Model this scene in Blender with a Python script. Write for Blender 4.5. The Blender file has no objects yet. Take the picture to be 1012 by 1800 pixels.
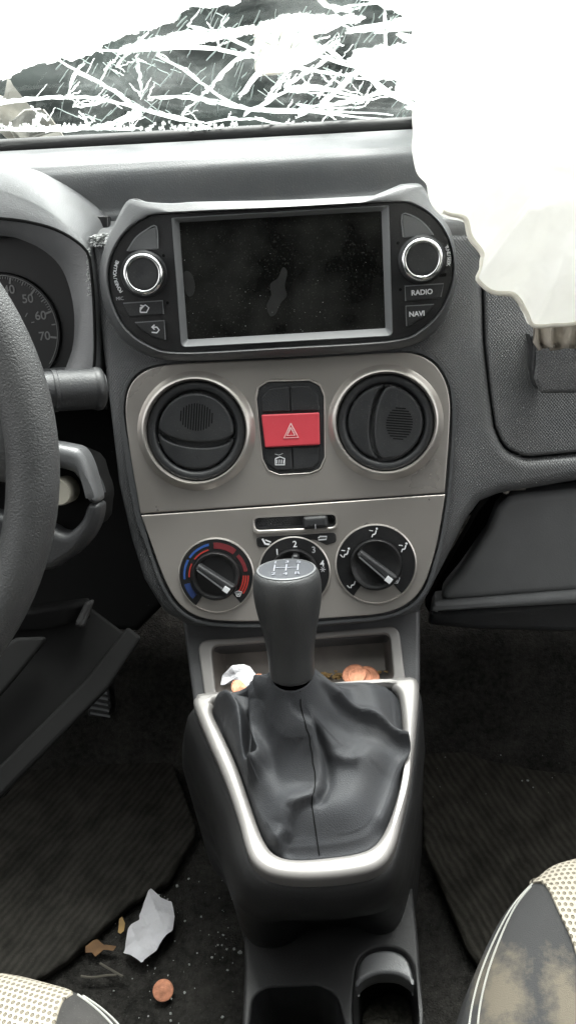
import bpy, bmesh, math, random
import numpy as np
from mathutils import Vector, Matrix, noise as mn
random.seed(7)
scene = bpy.context.scene
COL = scene.collection
V = Vector
R = math.radians

# ------------------------------------------------------------------ camera
EYE = V((0, 0, 1.15))
YAW, PITCH, ROLL, FPX = R(5), R(35.3), R(6.4), 1500.0
fw = V((-math.sin(YAW)*math.cos(PITCH), math.cos(YAW)*math.cos(PITCH), -math.sin(PITCH)))
rt0 = V((math.cos(YAW), math.sin(YAW), 0)); up0 = rt0.cross(fw)
rt = rt0*math.cos(ROLL) - up0*math.sin(ROLL)
up = up0*math.cos(ROLL) + rt0*math.sin(ROLL)
cd = bpy.data.cameras.new('camera'); cam = bpy.data.objects.new('camera', cd); COL.objects.link(cam)
cam.matrix_world = Matrix(((rt.x, up.x, -fw.x, EYE.x), (rt.y, up.y, -fw.y, EYE.y), (rt.z, up.z, -fw.z, EYE.z), (0, 0, 0, 1)))
cd.sensor_fit = 'VERTICAL'; cd.sensor_height = 36; cd.lens = 36*FPX/1800; cd.clip_start = .02; cd.clip_end = 2000
scene.camera = cam

# measuring helpers: where a sight line meets a real surface
def ray(px, py): return fw + rt*((px-506)/FPX) + up*((900-py)/FPX)
def at_z(px, py, z): d = ray(px, py); return EYE + d*((z-EYE.z)/d.z)
def at_y(px, py, y): d = ray(px, py); return EYE + d*((y-EYE.y)/d.y)
def at_d(px, py, t): return EYE + ray(px, py).normalized()*t
class Frame:
    def __init__(s, O, u, v):
        s.O = V(O); s.u = V(u).normalized(); s.v = V(v).normalized(); s.n = s.u.cross(s.v).normalized()
    def ab(s, px, py, h=0):
        d = ray(px, py); t = (s.O + s.n*h - EYE).dot(s.n)/d.dot(s.n)
        p = EYE + d*t - s.O
        return (p.dot(s.u), p.dot(s.v))
    def L(s, pts, h=0): return [s.ab(p[0], p[1], h) for p in pts]
    def P(s, a, b, h=0): return s.O + s.u*a + s.v*b + s.n*h
    def mat(s, a=0, b=0, h=0):
        o = s.P(a, b, h)
        return Matrix(((s.u.x, s.v.x, s.n.x, o.x), (s.u.y, s.v.y, s.n.y, o.y), (s.u.z, s.v.z, s.n.z, o.z), (0, 0, 0, 1)))
X = V((1, 0, 0))
def tilt(deg): return V((0, math.sin(R(deg)), math.cos(R(deg))))

# ------------------------------------------------------------------ 2d outlines
def catmull(pts, closed=True, n=6):
    out = []; N = len(pts)
    rng = range(N) if closed else range(N-1)
    for i in rng:
        g = lambda k: pts[k % N] if closed else pts[max(0, min(N-1, k))]
        p0, p1, p2, p3 = g(i-1), g(i), g(i+1), g(i+2)
        for j in range(n):
            t = j/n
            out.append(tuple(.5*((2*p1[c]) + (-p0[c]+p2[c])*t + (2*p0[c]-5*p1[c]+4*p2[c]-p3[c])*t*t + (-p0[c]+3*p1[c]-3*p2[c]+p3[c])*t**3) for c in range(len(p1))))
    if not closed: out.append(tuple(pts[-1]))
    return out
def fillet(pts, r, n=5):
    out = []; N = len(pts)
    for i in range(N):
        ri = r[i] if isinstance(r, (list, tuple)) else r
        p = V(pts[i]); a = V(pts[i-1])-p; b = V(pts[(i+1) % N])-p
        la, lb = a.length, b.length
        ang = a.angle(b)
        d = min(ri/math.tan(ang/2) if ang < 3.1 else 0, la*.48, lb*.48)
        A = p + a/la*d; B = p + b/lb*d
        for k in range(n+1):
            t = k/n; q = A*(1-t)**2 + p*2*t*(1-t) + B*t*t
            out.append((q.x, q.y))
    return out
def resample(pts, n, closed=True):
    P = [V(p) for p in pts]
    if closed: P = P + [P[0]]
    L = [0]
    for i in range(1, len(P)): L.append(L[-1] + (P[i]-P[i-1]).length)
    T = L[-1]; out = []; k = 0
    for i in range(n):
        s = T*i/(n if closed else n-1)
        while k < len(L)-2 and L[k+1] < s: k += 1
        w = (s-L[k])/max(1e-12, L[k+1]-L[k]); out.append(P[k].lerp(P[k+1], min(1, w)))
    return out
def circle(c, r, n=48, a0=0, a1=360): return [(c[0]+r*math.cos(R(a0+(a1-a0)*i/n)), c[1]+r*math.sin(R(a0+(a1-a0)*i/n))) for i in range(n)]
def sector(c, r0, r1, a0, a1, n=24):
    o = [(c[0]+r1*math.cos(R(a0+(a1-a0)*i/n)), c[1]+r1*math.sin(R(a0+(a1-a0)*i/n))) for i in range(n+1)]
    return o + [(c[0]+r0*math.cos(R(a1+(a0-a1)*i/n)), c[1]+r0*math.sin(R(a1+(a0-a1)*i/n))) for i in range(n+1)]
def area(p): return .5*sum(p[i-1][0]*p[i][1]-p[i][0]*p[i-1][1] for i in range(len(p)))
def ccw(p): return list(p) if area(p) > 0 else list(p)[::-1]

# ------------------------------------------------------------------ mesh makers (all return bmesh in world space)
def slab(F, outline, h0, h1, bev=0.0, holes=(), res=3, a=0, b=0):
    cu = bpy.data.curves.new('t', 'CURVE'); cu.dimensions = '2D'; cu.fill_mode = 'BOTH'
    for k, o in enumerate([ccw(outline)] + [ccw(h)[::-1] for h in holes]):
        sp = cu.splines.new('POLY'); sp.points.add(len(o)-1); sp.use_cyclic_u = True
        for i, p in enumerate(o): sp.points[i].co = (p[0], p[1], 0, 1)
    th = (h1-h0)/2; bev = min(bev, th*.98)
    cu.extrude = th-bev; cu.bevel_depth = bev; cu.bevel_resolution = res; cu.offset = -bev
    ob = bpy.data.objects.new('t', cu)
    me = bpy.data.meshes.new_from_object(ob)
    bm = bmesh.new(); bm.from_mesh(me)
    bpy.data.objects.remove(ob); bpy.data.meshes.remove(me); bpy.data.curves.remove(cu)
    bmesh.ops.remove_doubles(bm, verts=bm.verts, dist=1e-6)
    bm.transform(F.mat(a, b, (h0+h1)/2))
    return bm
def text(F, s, px, py, size, h=0, rot=0, thick=.0003, bold=0):
    cu = bpy.data.curves.new('t', 'FONT'); cu.body = s; cu.size = size; cu.align_x = 'CENTER'; cu.align_y = 'CENTER'
    cu.extrude = thick/2; cu.offset = bold
    ob = bpy.data.objects.new('t', cu); me = bpy.data.meshes.new_from_object(ob)
    bm = bmesh.new(); bm.from_mesh(me)
    bpy.data.objects.remove(ob); bpy.data.meshes.remove(me); bpy.data.curves.remove(cu)
    a, b = F.ab(px, py, h)
    bm.transform(F.mat(a, b, h) @ Matrix.Rotation(R(rot), 4, 'Z'))
    return bm
def join(*bms):
    out = bmesh.new()
    for b in bms:
        me = bpy.data.meshes.new('j'); b.to_mesh(me); out.from_mesh(me); bpy.data.meshes.remove(me); b.free()
    return out
def loft(rings, closed=True, cap0=False, cap1=False):
    bm = bmesh.new(); rows = [[bm.verts.new(p) for p in r] for r in rings]; n = len(rows[0])
    for i in range(len(rows)-1):
        for j in range(n if closed else n-1):
            bm.faces.new((rows[i][j], rows[i][(j+1) % n], rows[i+1][(j+1) % n], rows[i+1][j]))
    if cap0: bm.faces.new(rows[0][::-1])
    if cap1: bm.faces.new(rows[-1])
    bmesh.ops.recalc_face_normals(bm, faces=bm.faces)
    return bm
def revolve(F, c, prof, n=64, cap=True):
    rings = [[F.P(c[0]+r*math.cos(2*math.pi*i/n), c[1]+r*math.sin(2*math.pi*i/n), h) for i in range(n)] for r, h in prof]
    return loft(rings, True, False, cap)
def tube(path, r, n=10, caps=True, flat=None):
    P = [V(p) for p in path]; rings = []; prev = None
    for i, p in enumerate(P):
        t = (P[min(i+1, len(P)-1)]-P[max(i-1, 0)]).normalized()
        if prev is None: prev = t.orthogonal().normalized()
        s = (prev - t*prev.dot(t)).normalized(); prev = s; w = t.cross(s)
        ri = r[i] if isinstance(r, (list, tuple)) else r
        rings.append([p + s*ri*math.cos(2*math.pi*k/n) + w*ri*math.sin(2*math.pi*k/n) for k in range(n)])
    return loft(rings, True, caps, caps)
def stroke(F, pts, w, h, th=.0003, px=True):
    """flat printed line in a frame"""
    q = [V(F.ab(*p, h)) if px else V(p) for p in pts]
    l, r_ = [], []
    for i, p in enumerate(q):
        t = (q[min(i+1, len(q)-1)]-q[max(i-1, 0)]); t = t.normalized() if t.length else V((1, 0)); nn = V((-t.y, t.x))
        l.append(p+nn*w/2); r_.append(p-nn*w/2)
    rings = [[F.P(p.x, p.y, h) for p in l], [F.P(p.x, p.y, h+th) for p in l], [F.P(p.x, p.y, h+th) for p in r_], [F.P(p.x, p.y, h) for p in r_]]
    return loft([list(x) for x in zip(*rings)], True, True, True)
def box(c0, c1):
    bm = bmesh.new(); bmesh.ops.create_cube(bm, size=1)
    bm.transform(Matrix.Translation((V(c0)+V(c1))/2) @ Matrix.Diagonal((*(V(c1)-V(c0)), 1))); return bm
def sheet(rows): return loft(rows, False)

# ------------------------------------------------------------------ object makers
def tag(o, label=None, cat=None, group=None, kind=None):
    if label: o['label'] = label
    if cat: o['category'] = cat
    if group: o['group'] = group
    if kind: o['kind'] = kind
    return o
def thing(name, base, label, cat, group=None):
    o = bpy.data.objects.new(name, None); COL.objects.link(o); o.location = base; o.empty_display_size = .02
    o['base'] = 1; del o['base']
    return tag(o, label, cat, group)
def wpos(o):
    p = V((0, 0, 0))
    while o: p += o.location; o = o.parent
    return p
def obj(name, bm, m, parent=None, sharp=48, sub=0, thick=0, label=None, recalc=True):
    me = bpy.data.meshes.new(name)
    if recalc: bmesh.ops.recalc_face_normals(bm, faces=bm.faces)
    if parent: off = wpos(parent)
    else:
        xs = [v.co for v in bm.verts]
        off = V((sum(v.x for v in xs)/len(xs), sum(v.y for v in xs)/len(xs), min(v.z for v in xs)))
    bm.transform(Matrix.Translation(-off)); bm.to_mesh(me); bm.free()
    me.polygons.foreach_set('use_smooth', [True]*len(me.polygons)); me.set_sharp_from_angle(angle=R(sharp))
    o = bpy.data.objects.new(name, me); COL.objects.link(o)
    if parent: o.parent = parent
    else: o.location = off
    me.materials.append(m)
    if thick:
        md = o.modifiers.new('solid', 'SOLIDIFY'); md.thickness = thick; md.offset = -1
    if sub:
        md = o.modifiers.new('sub', 'SUBSURF'); md.levels = md.render_levels = sub
    if sharp < 90 and len(me.polygons) > 5:
        md = o.modifiers.new('wn', 'WEIGHTED_NORMAL'); md.keep_sharp = True; md.weight = 90
    if label: o['label'] = label
    return o

# ------------------------------------------------------------------ materials
def mat(name, col, rough=.5, metal=0, bump=None, spec=.5, noise_amt=0, noise_scale=40, dust=0, dustcol=(.35, .33, .3), coat=0, sheen=0):
    m = bpy.data.materials.new(name); m.use_nodes = True; nt = m.node_tree; N = nt.nodes; L = nt.links
    b = N['Principled BSDF']; b.inputs['Base Color'].default_value = (*col, 1); b.inputs['Roughness'].default_value = rough
    b.inputs['Metallic'].default_value = metal; b.inputs['Specular IOR Level'].default_value = spec
    if coat: b.inputs['Coat Weight'].default_value = coat; b.inputs['Coat Roughness'].default_value = .08
    if sheen: b.inputs['Sheen Weight'].default_value = sheen
    tc = N.new('ShaderNodeTexCoord'); src = tc.outputs['Object']
    def mul(a, k): 
        x = N.new('ShaderNodeMath'); x.operation = 'MULTIPLY'; L.new(a, x.inputs[0]); x.inputs[1].default_value = k; return x.outputs[0]
    colout = None
    if noise_amt:
        nz = N.new('ShaderNodeTexNoise'); nz.inputs['Scale'].default_value = noise_scale; nz.inputs['Detail'].default_value = 6; L.new(src, nz.inputs['Vector'])
        rp = N.new('ShaderNodeMapRange'); rp.inputs[1].default_value = .3; rp.inputs[2].default_value = .7
        rp.inputs[3].default_value = 1-noise_amt; rp.inputs[4].default_value = 1+noise_amt; L.new(nz.outputs['Fac'], rp.inputs[0])
        mx = N.new('ShaderNodeVectorMath'); mx.operation = 'SCALE'; mx.inputs[0].default_value = col; L.new(rp.outputs[0], mx.inputs['Scale']); colout = mx.outputs[0]
        rr = N.new('ShaderNodeMapRange'); rr.inputs[1].default_value = .3; rr.inputs[2].default_value = .7
        rr.inputs[3].default_value = max(.02, rough-.08); rr.inputs[4].default_value = min(1, rough+.08); L.new(nz.outputs['Fac'], rr.inputs[0]); L.new(rr.outputs[0], b.inputs['Roughness'])
    if dust:
        n2 = N.new('ShaderNodeTexNoise'); n2.inputs['Scale'].default_value = 900; n2.inputs['Detail'].default_value = 2; L.new(src, n2.inputs['Vector'])
        n3 = N.new('ShaderNodeTexNoise'); n3.inputs['Scale'].default_value = 25; n3.inputs['Detail'].default_value = 5; L.new(src, n3.inputs['Vector'])
        r2 = N.new('ShaderNodeMapRange'); r2.inputs[1].default_value = .62; r2.inputs[2].default_value = .75; L.new(n2.outputs['Fac'], r2.inputs[0])
        r3 = N.new('ShaderNodeMapRange'); r3.inputs[1].default_value = .4; r3.inputs[2].default_value = .75; L.new(n3.outputs['Fac'], r3.inputs[0])
        ad = N.new('ShaderNodeMath'); ad.operation = 'MULTIPLY_ADD'; L.new(r2.outputs[0], ad.inputs[0]); ad.inputs[1].default_value = .5; L.new(mul(r3.outputs[0], .25), ad.inputs[2])
        f = mul(ad.outputs[0], dust)
        mx = N.new('ShaderNodeMix'); mx.data_type = 'RGBA'; L.new(f, mx.inputs[0])
        if colout: L.new(colout, mx.inputs[6])
        else: mx.inputs[6].default_value = (*col, 1)
        mx.inputs[7].default_value = (*dustcol, 1); colout = mx.outputs[2]
    if colout: L.new(colout, b.inputs['Base Color'])
    if bump:
        kind, sc, st = bump
        if kind == 'noise': t = N.new('ShaderNodeTexNoise'); t.inputs['Scale'].default_value = sc; t.inputs['Detail'].default_value = 3; L.new(src, t.inputs['Vector']); ho = t.outputs['Fac']
        elif kind == 'voronoi': t = N.new('ShaderNodeTexVoronoi'); t.inputs['Scale'].default_value = sc; L.new(src, t.inputs['Vector']); ho = t.outputs['Distance']
        elif kind == 'weave':
            mp = N.new('ShaderNodeVectorMath'); mp.operation = 'SCALE'; mp.inputs['Scale'].default_value = sc; L.new(src, mp.inputs[0])
            sx = N.new('ShaderNodeSeparateXYZ'); L.new(mp.outputs[0], sx.inputs[0])
            def comb(k):
                a = N.new('ShaderNodeMath'); a.operation = 'MULTIPLY_ADD'; L.new(sx.outputs['Z'], a.inputs[0]); a.inputs[1].default_value = k; L.new(sx.outputs['X'], a.inputs[2])
                s = N.new('ShaderNodeMath'); s.operation = 'SINE'; L.new(a.outputs[0], s.inputs[0]); return s.outputs[0]
            a = N.new('ShaderNodeMath'); a.operation = 'ADD'; L.new(comb(.9), a.inputs[0]); L.new(comb(-.9), a.inputs[1]); ho = a.outputs[0]
        elif kind == 'rib':
            t = N.new('ShaderNodeTexWave'); t.inputs['Scale'].default_value = sc; t.inputs['Distortion'].default_value = 5; t.inputs['Detail'].default_value = 4; t.inputs['Detail Scale'].default_value = .7; t.inputs['Detail Roughness'].default_value = .7
            mp = N.new('ShaderNodeMapping'); mp.inputs['Rotation'].default_value[2] = R(bump_rot.get(name, 0)); L.new(src, mp.inputs['Vector']); L.new(mp.outputs[0], t.inputs['Vector']); ho = t.outputs['Fac']
        bp = N.new('ShaderNodeBump'); bp.inputs['Strength'].default_value = 1; bp.inputs['Distance'].default_value = st
        L.new(ho, bp.inputs['Height']); L.new(bp.outputs[0], b.inputs['Normal'])
        if kind == 'rib' and name.startswith('mat'):
            r4 = N.new('ShaderNodeMapRange'); r4.inputs[3].default_value = .8; r4.inputs[4].default_value = 1.15; L.new(ho, r4.inputs[0])
            sc2 = N.new('ShaderNodeVectorMath'); sc2.operation = 'SCALE'; L.new(r4.outputs[0], sc2.inputs['Scale'])
            if colout: L.new(colout, sc2.inputs[0])
            L.new(sc2.outputs[0], b.inputs['Base Color'])
    return m
bump_rot = {'mat_ribbed': -22, 'mat_ribbed_driver': 30}
M = {}
M['trim'] = mat('dash_textured_plastic', (.075, .077, .08), .5, bump=('weave', 2900, .00009), noise_amt=.12, noise_scale=12, dust=.25)
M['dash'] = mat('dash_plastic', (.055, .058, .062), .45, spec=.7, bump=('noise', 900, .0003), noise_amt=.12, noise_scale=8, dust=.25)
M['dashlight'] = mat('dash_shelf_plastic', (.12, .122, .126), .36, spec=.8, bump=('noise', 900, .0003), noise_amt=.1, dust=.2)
M['black'] = mat('black_plastic', (.012, .012, .013), .38, bump=('noise', 1200, .00015), noise_amt=.15, dust=.12)
M['blackmatte'] = mat('matte_black_plastic', (.02, .021, .023), .5, bump=('noise', 900, .0002), noise_amt=.15, dust=.18)
M['housing'] = mat('housing_grey_plastic', (.075, .077, .08), .36, spec=.7, bump=('noise', 1200, .0002), dust=.15)
M['frame'] = mat('screen_frame_grey', (.16, .165, .17), .4)
M['screen'] = mat('dusty_glass_screen', (.009, .009, .0085), .2, spec=.3, noise_amt=.6, noise_scale=22, dust=.9, dustcol=(.11, .11, .10))
M['chrome'] = mat('chrome', (.8, .8, .8), .14, 1)
M['silver'] = mat('champagne_silver_paint', (.46, .428, .40), .33, .62, bump=('noise', 1500, .00005), noise_amt=.06, noise_scale=6, dust=.03, dustcol=(.5, .48, .45))
M['ring'] = mat('satin_silver_ring', (.5, .47, .44), .3, .65)
M['satin'] = mat('satin_aluminium_paint', (.25, .238, .23), .45, .3, dust=.05)
M['white'] = mat('white_print', (.75, .76, .78), .5)
M['grey'] = mat('grey_print', (.4, .4, .42), .5)
M['redbtn'] = mat('hazard_red', (.60, .055, .075), .42, dust=.12, dustcol=(.6, .4, .4))
M['pink'] = mat('faded_print', (.85, .55, .55), .5)
M['red'] = mat('red_print', (.45, .04, .03), .5)
M['dred'] = mat('dark_red_print', (.16, .02, .025), .5)
M['blue'] = mat('blue_print', (.03, .09, .32), .5)
M['dblue'] = mat('dark_blue_print', (.02, .045, .16), .5)
M['leather'] = mat('boot_leather', (.048, .050, .055), .62, spec=.35, bump=('voronoi', 1300, .0002), noise_amt=.12, noise_scale=30, dust=.12, dustcol=(.3, .26, .2))
M['knob'] = mat('knob_leather', (.042, .043, .044), .42, bump=('voronoi', 1500, .00015), dust=.06)
M['knobtop'] = mat('knob_top_plastic', (.06, .064, .072), .5, spec=.3, dust=.1)
M['wheel'] = mat('wheel_polyurethane', (.06, .061, .062), .45, bump=('noise', 900, .0006), noise_amt=.08, dust=.12)
M['console'] = mat('console_plastic', (.024, .024, .0245), .5, spec=.3, bump=('noise', 900, .0002), noise_amt=.15, dust=.1)
M['consolelite'] = mat('console_upper_plastic', (.07, .07, .073), .45, bump=('noise', 900, .0002), noise_amt=.1)
M['carpet'] = mat('carpet', (.03, .029, .0265), .95, bump=('noise', 500, .003), noise_amt=.5, noise_scale=180, dust=.35, spec=.1)
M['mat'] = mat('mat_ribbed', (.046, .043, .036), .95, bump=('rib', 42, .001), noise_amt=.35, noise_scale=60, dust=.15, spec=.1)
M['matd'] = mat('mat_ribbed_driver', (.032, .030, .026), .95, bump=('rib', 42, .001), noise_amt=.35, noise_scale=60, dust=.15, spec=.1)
M['glove'] = mat('glovebox_plastic', (.14, .143, .146), .55, bump=('noise', 900, .0002), noise_amt=.08, dust=.1)
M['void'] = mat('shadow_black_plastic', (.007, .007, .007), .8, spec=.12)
M['seat'] = mat('seat_grey_cloth', (.029, .0282, .0275), .9, bump=('noise', 1800, .0003), noise_amt=.15, noise_scale=60, dust=.15, spec=.1)
M['thread'] = mat('thread', (.5, .5, .47), .8)
def bagmat():
    m = mat('airbag_nylon', (.9, .89, .87), .85, bump=('noise', 30, .009)); N = m.node_tree.nodes; L = m.node_tree.links
    t = N.new('ShaderNodeBsdfTranslucent'); t.inputs[0].default_value = (.98, .975, .95, 1); mx = N.new('ShaderNodeMixShader'); mx.inputs[0].default_value = .52
    L.new(N['Principled BSDF'].outputs[0], mx.inputs[1]); L.new(t.outputs[0], mx.inputs[2]); L.new(mx.outputs[0], N['Material Output'].inputs[0]); return m
M['bag'] = bagmat()
M['hem'] = mat('airbag_hem', (.86, .83, .74), .9, bump=('noise', 60, .003))
M['sleeve'] = mat('airbag_sleeve', (.42, .38, .33), .85, bump=('noise', 60, .004))
M['paper'] = mat('paper', (.76, .75, .78), .8, bump=('noise', 90, .004))
M['copper'] = mat('copper_coin', (.45, .2, .12), .4, .7, bump=('noise', 900, .0004), noise_amt=.3, noise_scale=200)
M['leaf'] = mat('dry_leaf', (.2, .11, .05), .8, noise_amt=.4)
M['seed'] = mat('dry_seed', (.38, .24, .09), .7, noise_amt=.3)
M['twig'] = mat('twig', (.12, .11, .09), .8)
M['key'] = mat('ignition_beige', (.4, .38, .32), .5)
M['seal'] = mat('rubber_seal', (.01, .01, .01), .6)
M['crumb'] = mat('glass_crumb', (.42, .43, .42), .3)
M['dial'] = mat('dial_face', (.009, .009, .0095), .5)
M['dialprint'] = mat('dial_print', (.2, .2, .2), .6)
M['body'] = mat('car_paint', (.05, .06, .058), .4, noise_amt=.15)
M['bonnet'] = mat('bonnet_paint', (.022, .028, .026), .8, 0, spec=.05, bump=('noise', 6, .01), noise_amt=.6, noise_scale=7)
M['beige'] = mat('beige_patch', (.5, .45, .38), .8)
M['asphalt'] = mat('pale_concrete', (.62, .62, .6), .9, noise_amt=.1, noise_scale=3)
# perforated cream fabric
def fabric():
    m = mat('cream_mesh_fabric', (.5, .46, .39), .9); nt = m.node_tree; N = nt.nodes; L = nt.links; b = N['Principled BSDF']
    tc = N.new('ShaderNodeTexCoord'); vm = N.new('ShaderNodeMapping'); vm.inputs['Scale'].default_value = (330, 270, 0); vm.inputs['Rotation'].default_value[2] = R(12)
    L.new(tc.outputs['Object'], vm.inputs['Vector'])
    vo = N.new('ShaderNodeTexVoronoi'); vo.voronoi_dimensions = '2D'; vo.inputs['Scale'].default_value = 1; vo.inputs['Randomness'].default_value = .12
    sx = N.new('ShaderNodeSeparateXYZ'); L.new(vm.outputs[0], sx.inputs[0])
    # brick stagger: shift alternate rows
    fl = N.new('ShaderNodeMath'); fl.operation = 'FLOOR'; L.new(sx.outputs['Y'], fl.inputs[0])
    md = N.new('ShaderNodeMath'); md.operation = 'MULTIPLY_ADD'; L.new(fl.outputs[0], md.inputs[0]); md.inputs[1].default_value = .5; L.new(sx.outputs['X'], md.inputs[2])
    def fr(o):
        f = N.new('ShaderNodeMath'); f.operation = 'FRACT'; L.new(o, f.inputs[0])
        s = N.new('ShaderNodeMath'); s.operation = 'SUBTRACT'; L.new(f.outputs[0], s.inputs[0]); s.inputs[1].default_value = .5
        p = N.new('ShaderNodeMath'); p.operation = 'MULTIPLY'; L.new(s.outputs[0], p.inputs[0]); L.new(s.outputs[0], p.inputs[1]); return p.outputs[0]
    a = N.new('ShaderNodeMath'); a.operation = 'ADD'; L.new(fr(md.outputs[0]), a.inputs[0]); L.new(fr(sx.outputs['Y']), a.inputs[1])
    mr = N.new('ShaderNodeMapRange'); mr.inputs[1].default_value = .05; mr.inputs[2].default_value = .11; L.new(a.outputs[0], mr.inputs[0])
    mx = N.new('ShaderNodeMix'); mx.data_type = 'RGBA'; mx.inputs[6].default_value = (.12, .105, .08, 1); mx.inputs[7].default_value = (.26, .235, .19, 1)
    L.new(mr.outputs[0], mx.inputs[0]); L.new(mx.outputs[2], b.inputs['Base Color'])
    bp = N.new('ShaderNodeBump'); bp.inputs['Distance'].default_value = .0015; L.new(mr.outputs[0], bp.inputs['Height']); L.new(bp.outputs[0], b.inputs['Normal'])
    return m
M['mesh'] = fabric()
def crackmat():
    m = bpy.data.materials.new('shattered_glass_white'); m.use_nodes = True; N = m.node_tree.nodes; L = m.node_tree.links
    N.remove(N['Principled BSDF']); out = N['Material Output']
    d = N.new('ShaderNodeBsdfDiffuse'); d.inputs[0].default_value = (.9, .93, .92, 1)
    t = N.new('ShaderNodeBsdfTranslucent'); t.inputs[0].default_value = (.95, .96, .955, 1)
    mx = N.new('ShaderNodeMixShader'); mx.inputs[0].default_value = .65; L.new(d.outputs[0], mx.inputs[1]); L.new(t.outputs[0], mx.inputs[2]); L.new(mx.outputs[0], out.inputs[0]); return m
M['crack'] = crackmat()
M['shard'] = mat('shard_grey', (.07, .075, .07), .4)
M['splinter'] = mat('splinter_glass', (.55, .64, .61), .3)
def glassmat():
    m = bpy.data.materials.new('windscreen_glass'); m.use_nodes = True; N = m.node_tree.nodes; L = m.node_tree.links
    N.remove(N['Principled BSDF']); out = N['Material Output']
    t = N.new('ShaderNodeBsdfTransparent'); t.inputs[0].default_value = (.94, .96, .95, 1)
    g = N.new('ShaderNodeBsdfGlossy'); g.inputs['Roughness'].default_value = .05
    d = N.new('ShaderNodeBsdfTranslucent'); d.inputs[0].default_value = (.9, .95, .93, 1)
    tc = N.new('ShaderNodeTexCoord'); nz = N.new('ShaderNodeTexNoise'); nz.inputs['Scale'].default_value = 14; nz.inputs['Detail'].default_value = 8; nz.inputs['Roughness'].default_value = .7
    mp = N.new('ShaderNodeMapping'); mp.inputs['Scale'].default_value = (1, 1.8, 1.8); L.new(tc.outputs['Object'], mp.inputs['Vector']); L.new(mp.outputs[0], nz.inputs['Vector'])
    mr = N.new('ShaderNodeMapRange'); mr.inputs[1].default_value = .48; mr.inputs[2].default_value = .72; mr.inputs[3].default_value = .0; mr.inputs[4].default_value = .03; L.new(nz.outputs['Fac'], mr.inputs[0])
    m1 = N.new('ShaderNodeMixShader'); L.new(mr.outputs[0], m1.inputs[0]); L.new(t.outputs[0], m1.inputs[1]); L.new(d.outputs[0], m1.inputs[2])
    
    m2 = N.new('ShaderNodeMixShader'); m2.inputs[0].default_value = .03; L.new(m1.outputs[0], m2.inputs[1]); L.new(g.outputs[0], m2.inputs[2]); L.new(m2.outputs[0], out.inputs[0]); return m
M['glass'] = glassmat()

# ------------------------------------------------------------------ frames of the real surfaces
S0 = at_d(511, 757, .66)
STK = Frame(S0, X, tilt(30))                                   # centre stack face
a_, b_ = STK.ab(497, 612, .016)
BEZ = Frame(STK.P(a_, b_, .016), X, tilt(20))                  # head unit face
G0 = at_z(537, 1210, .65)
GEAR = Frame(G0, X, V((0, math.cos(R(8)), math.sin(R(8)))))    # gear surround
TRAY = Frame(G0 + V((0, .006, .002)), X, tilt(58))             # coin tray mouth
FLOOR = .33
CX = S0.x
mm = .001

# ================================================================== DASHBOARD
dash = thing('dashboard', (CX, .75, .6), 'dark grey moulded plastic dashboard running under the shattered windscreen', 'dashboard')
trim_px = [(157, 425), (166, 520), (178, 620), (190, 720), (205, 850), (228, 950), (250, 1020), (285, 1078), (330, 1103), (420, 1108), (560, 1106), (660, 1097), (735, 1080),
           (760, 1035), (790, 975), (820, 915), (845, 882), (880, 868), (1012, 846), (1300, 800), (1300, 395), (1012, 395), (850, 400), (600, 412), (300, 420)]
trim = STK.L(trim_px, 0)
lid_px = [(848, 440), (852, 600), (862, 690), (871, 752), (888, 790), (925, 806), (1012, 798), (1260, 770), (1260, 425)]
lid = fillet(STK.L(lid_px, 0), [.01, .0, .0, .01, .02, .02, 0, .02, .02])
obj('center_trim', slab(STK, trim, -.075, -.001, .009, holes=[lid], res=5), M['trim'], dash)
lid_in = fillet(STK.L([(850, 442), (854.5, 600), (864.5, 690), (873.5, 751), (890, 788), (926, 803), (1012, 795), (1257, 767), (1257, 427)], 0), [.01, 0, 0, .01, .02, .02, 0, .02, .02])
obj('storage_lid', slab(STK, lid_in, -.05, -.0025, .0025), M['trim'], dash)
# upper dash swept along x, one profile of (y, z) points measured through the centre of the picture
def pz(py, y): p = at_y(480, py, y); return (p.y, p.z)
T0 = STK.P(*STK.ab(480, 412)); 
prof = [(T0.y-.004, T0.z-.03), (T0.y+.0, T0.z-.006), (T0.y+.008, T0.z+.002), (T0.y+.03, T0.z+.004)]
py1, pz1 = pz(366, T0.y+.062); prof += [(py1-.012, pz1-.0005), (py1, pz1)]
p2y, p2z = pz(345, py1+.006); p3y, p3z = pz(300, py1+.011); p4y, p4z = pz(277, py1+.018); p5y, p5z = pz(262, py1+.034); p6y, p6z = pz(244, py1+.10)
def dash_bow(x): return -.010*max(0, 1-(x+.35)/1.0)*0 - .02*(x-CX)   # slight plan-view skew of the wreck-pushed dash
def sweep(profile, x0, x1, nx=30, zs=0):
    n_ = len(profile)-1
    return sheet([[V((x, y+dash_bow(x), z-zs*(x-CX+.02)*min(1, i_/n_*1.6))) for i_, (y, z) in enumerate(profile)] for x in [x0+(x1-x0)*i/nx for i in range(nx+1)]])
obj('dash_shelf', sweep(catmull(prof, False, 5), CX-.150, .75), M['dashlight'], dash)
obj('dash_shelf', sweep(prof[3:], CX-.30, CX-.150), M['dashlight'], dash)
prof2 = [(py1-.001, pz1-.012), (py1+.001, pz1+.001), (p2y, p2z), (p3y, p3z), (p4y, p4z), (p5y, p5z), (p6y, p6z), (p6y+.02, p6z-.004), (p6y+.03, p6z-.03)]
obj('dash_top', sweep(catmull(prof2, False, 6), -.75, .75, 30, .032), M['dash'], dash)
WB = V((CX, p6y+.022, p6z-.001))
obj('windscreen_seal', tube([V((x_, WB.y+.008+dash_bow(x_), WB.z+.001-.032*(x_-CX+.02))) for x_ in (-.75, .75)], .0065, 12), M['seal'], dash)
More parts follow.
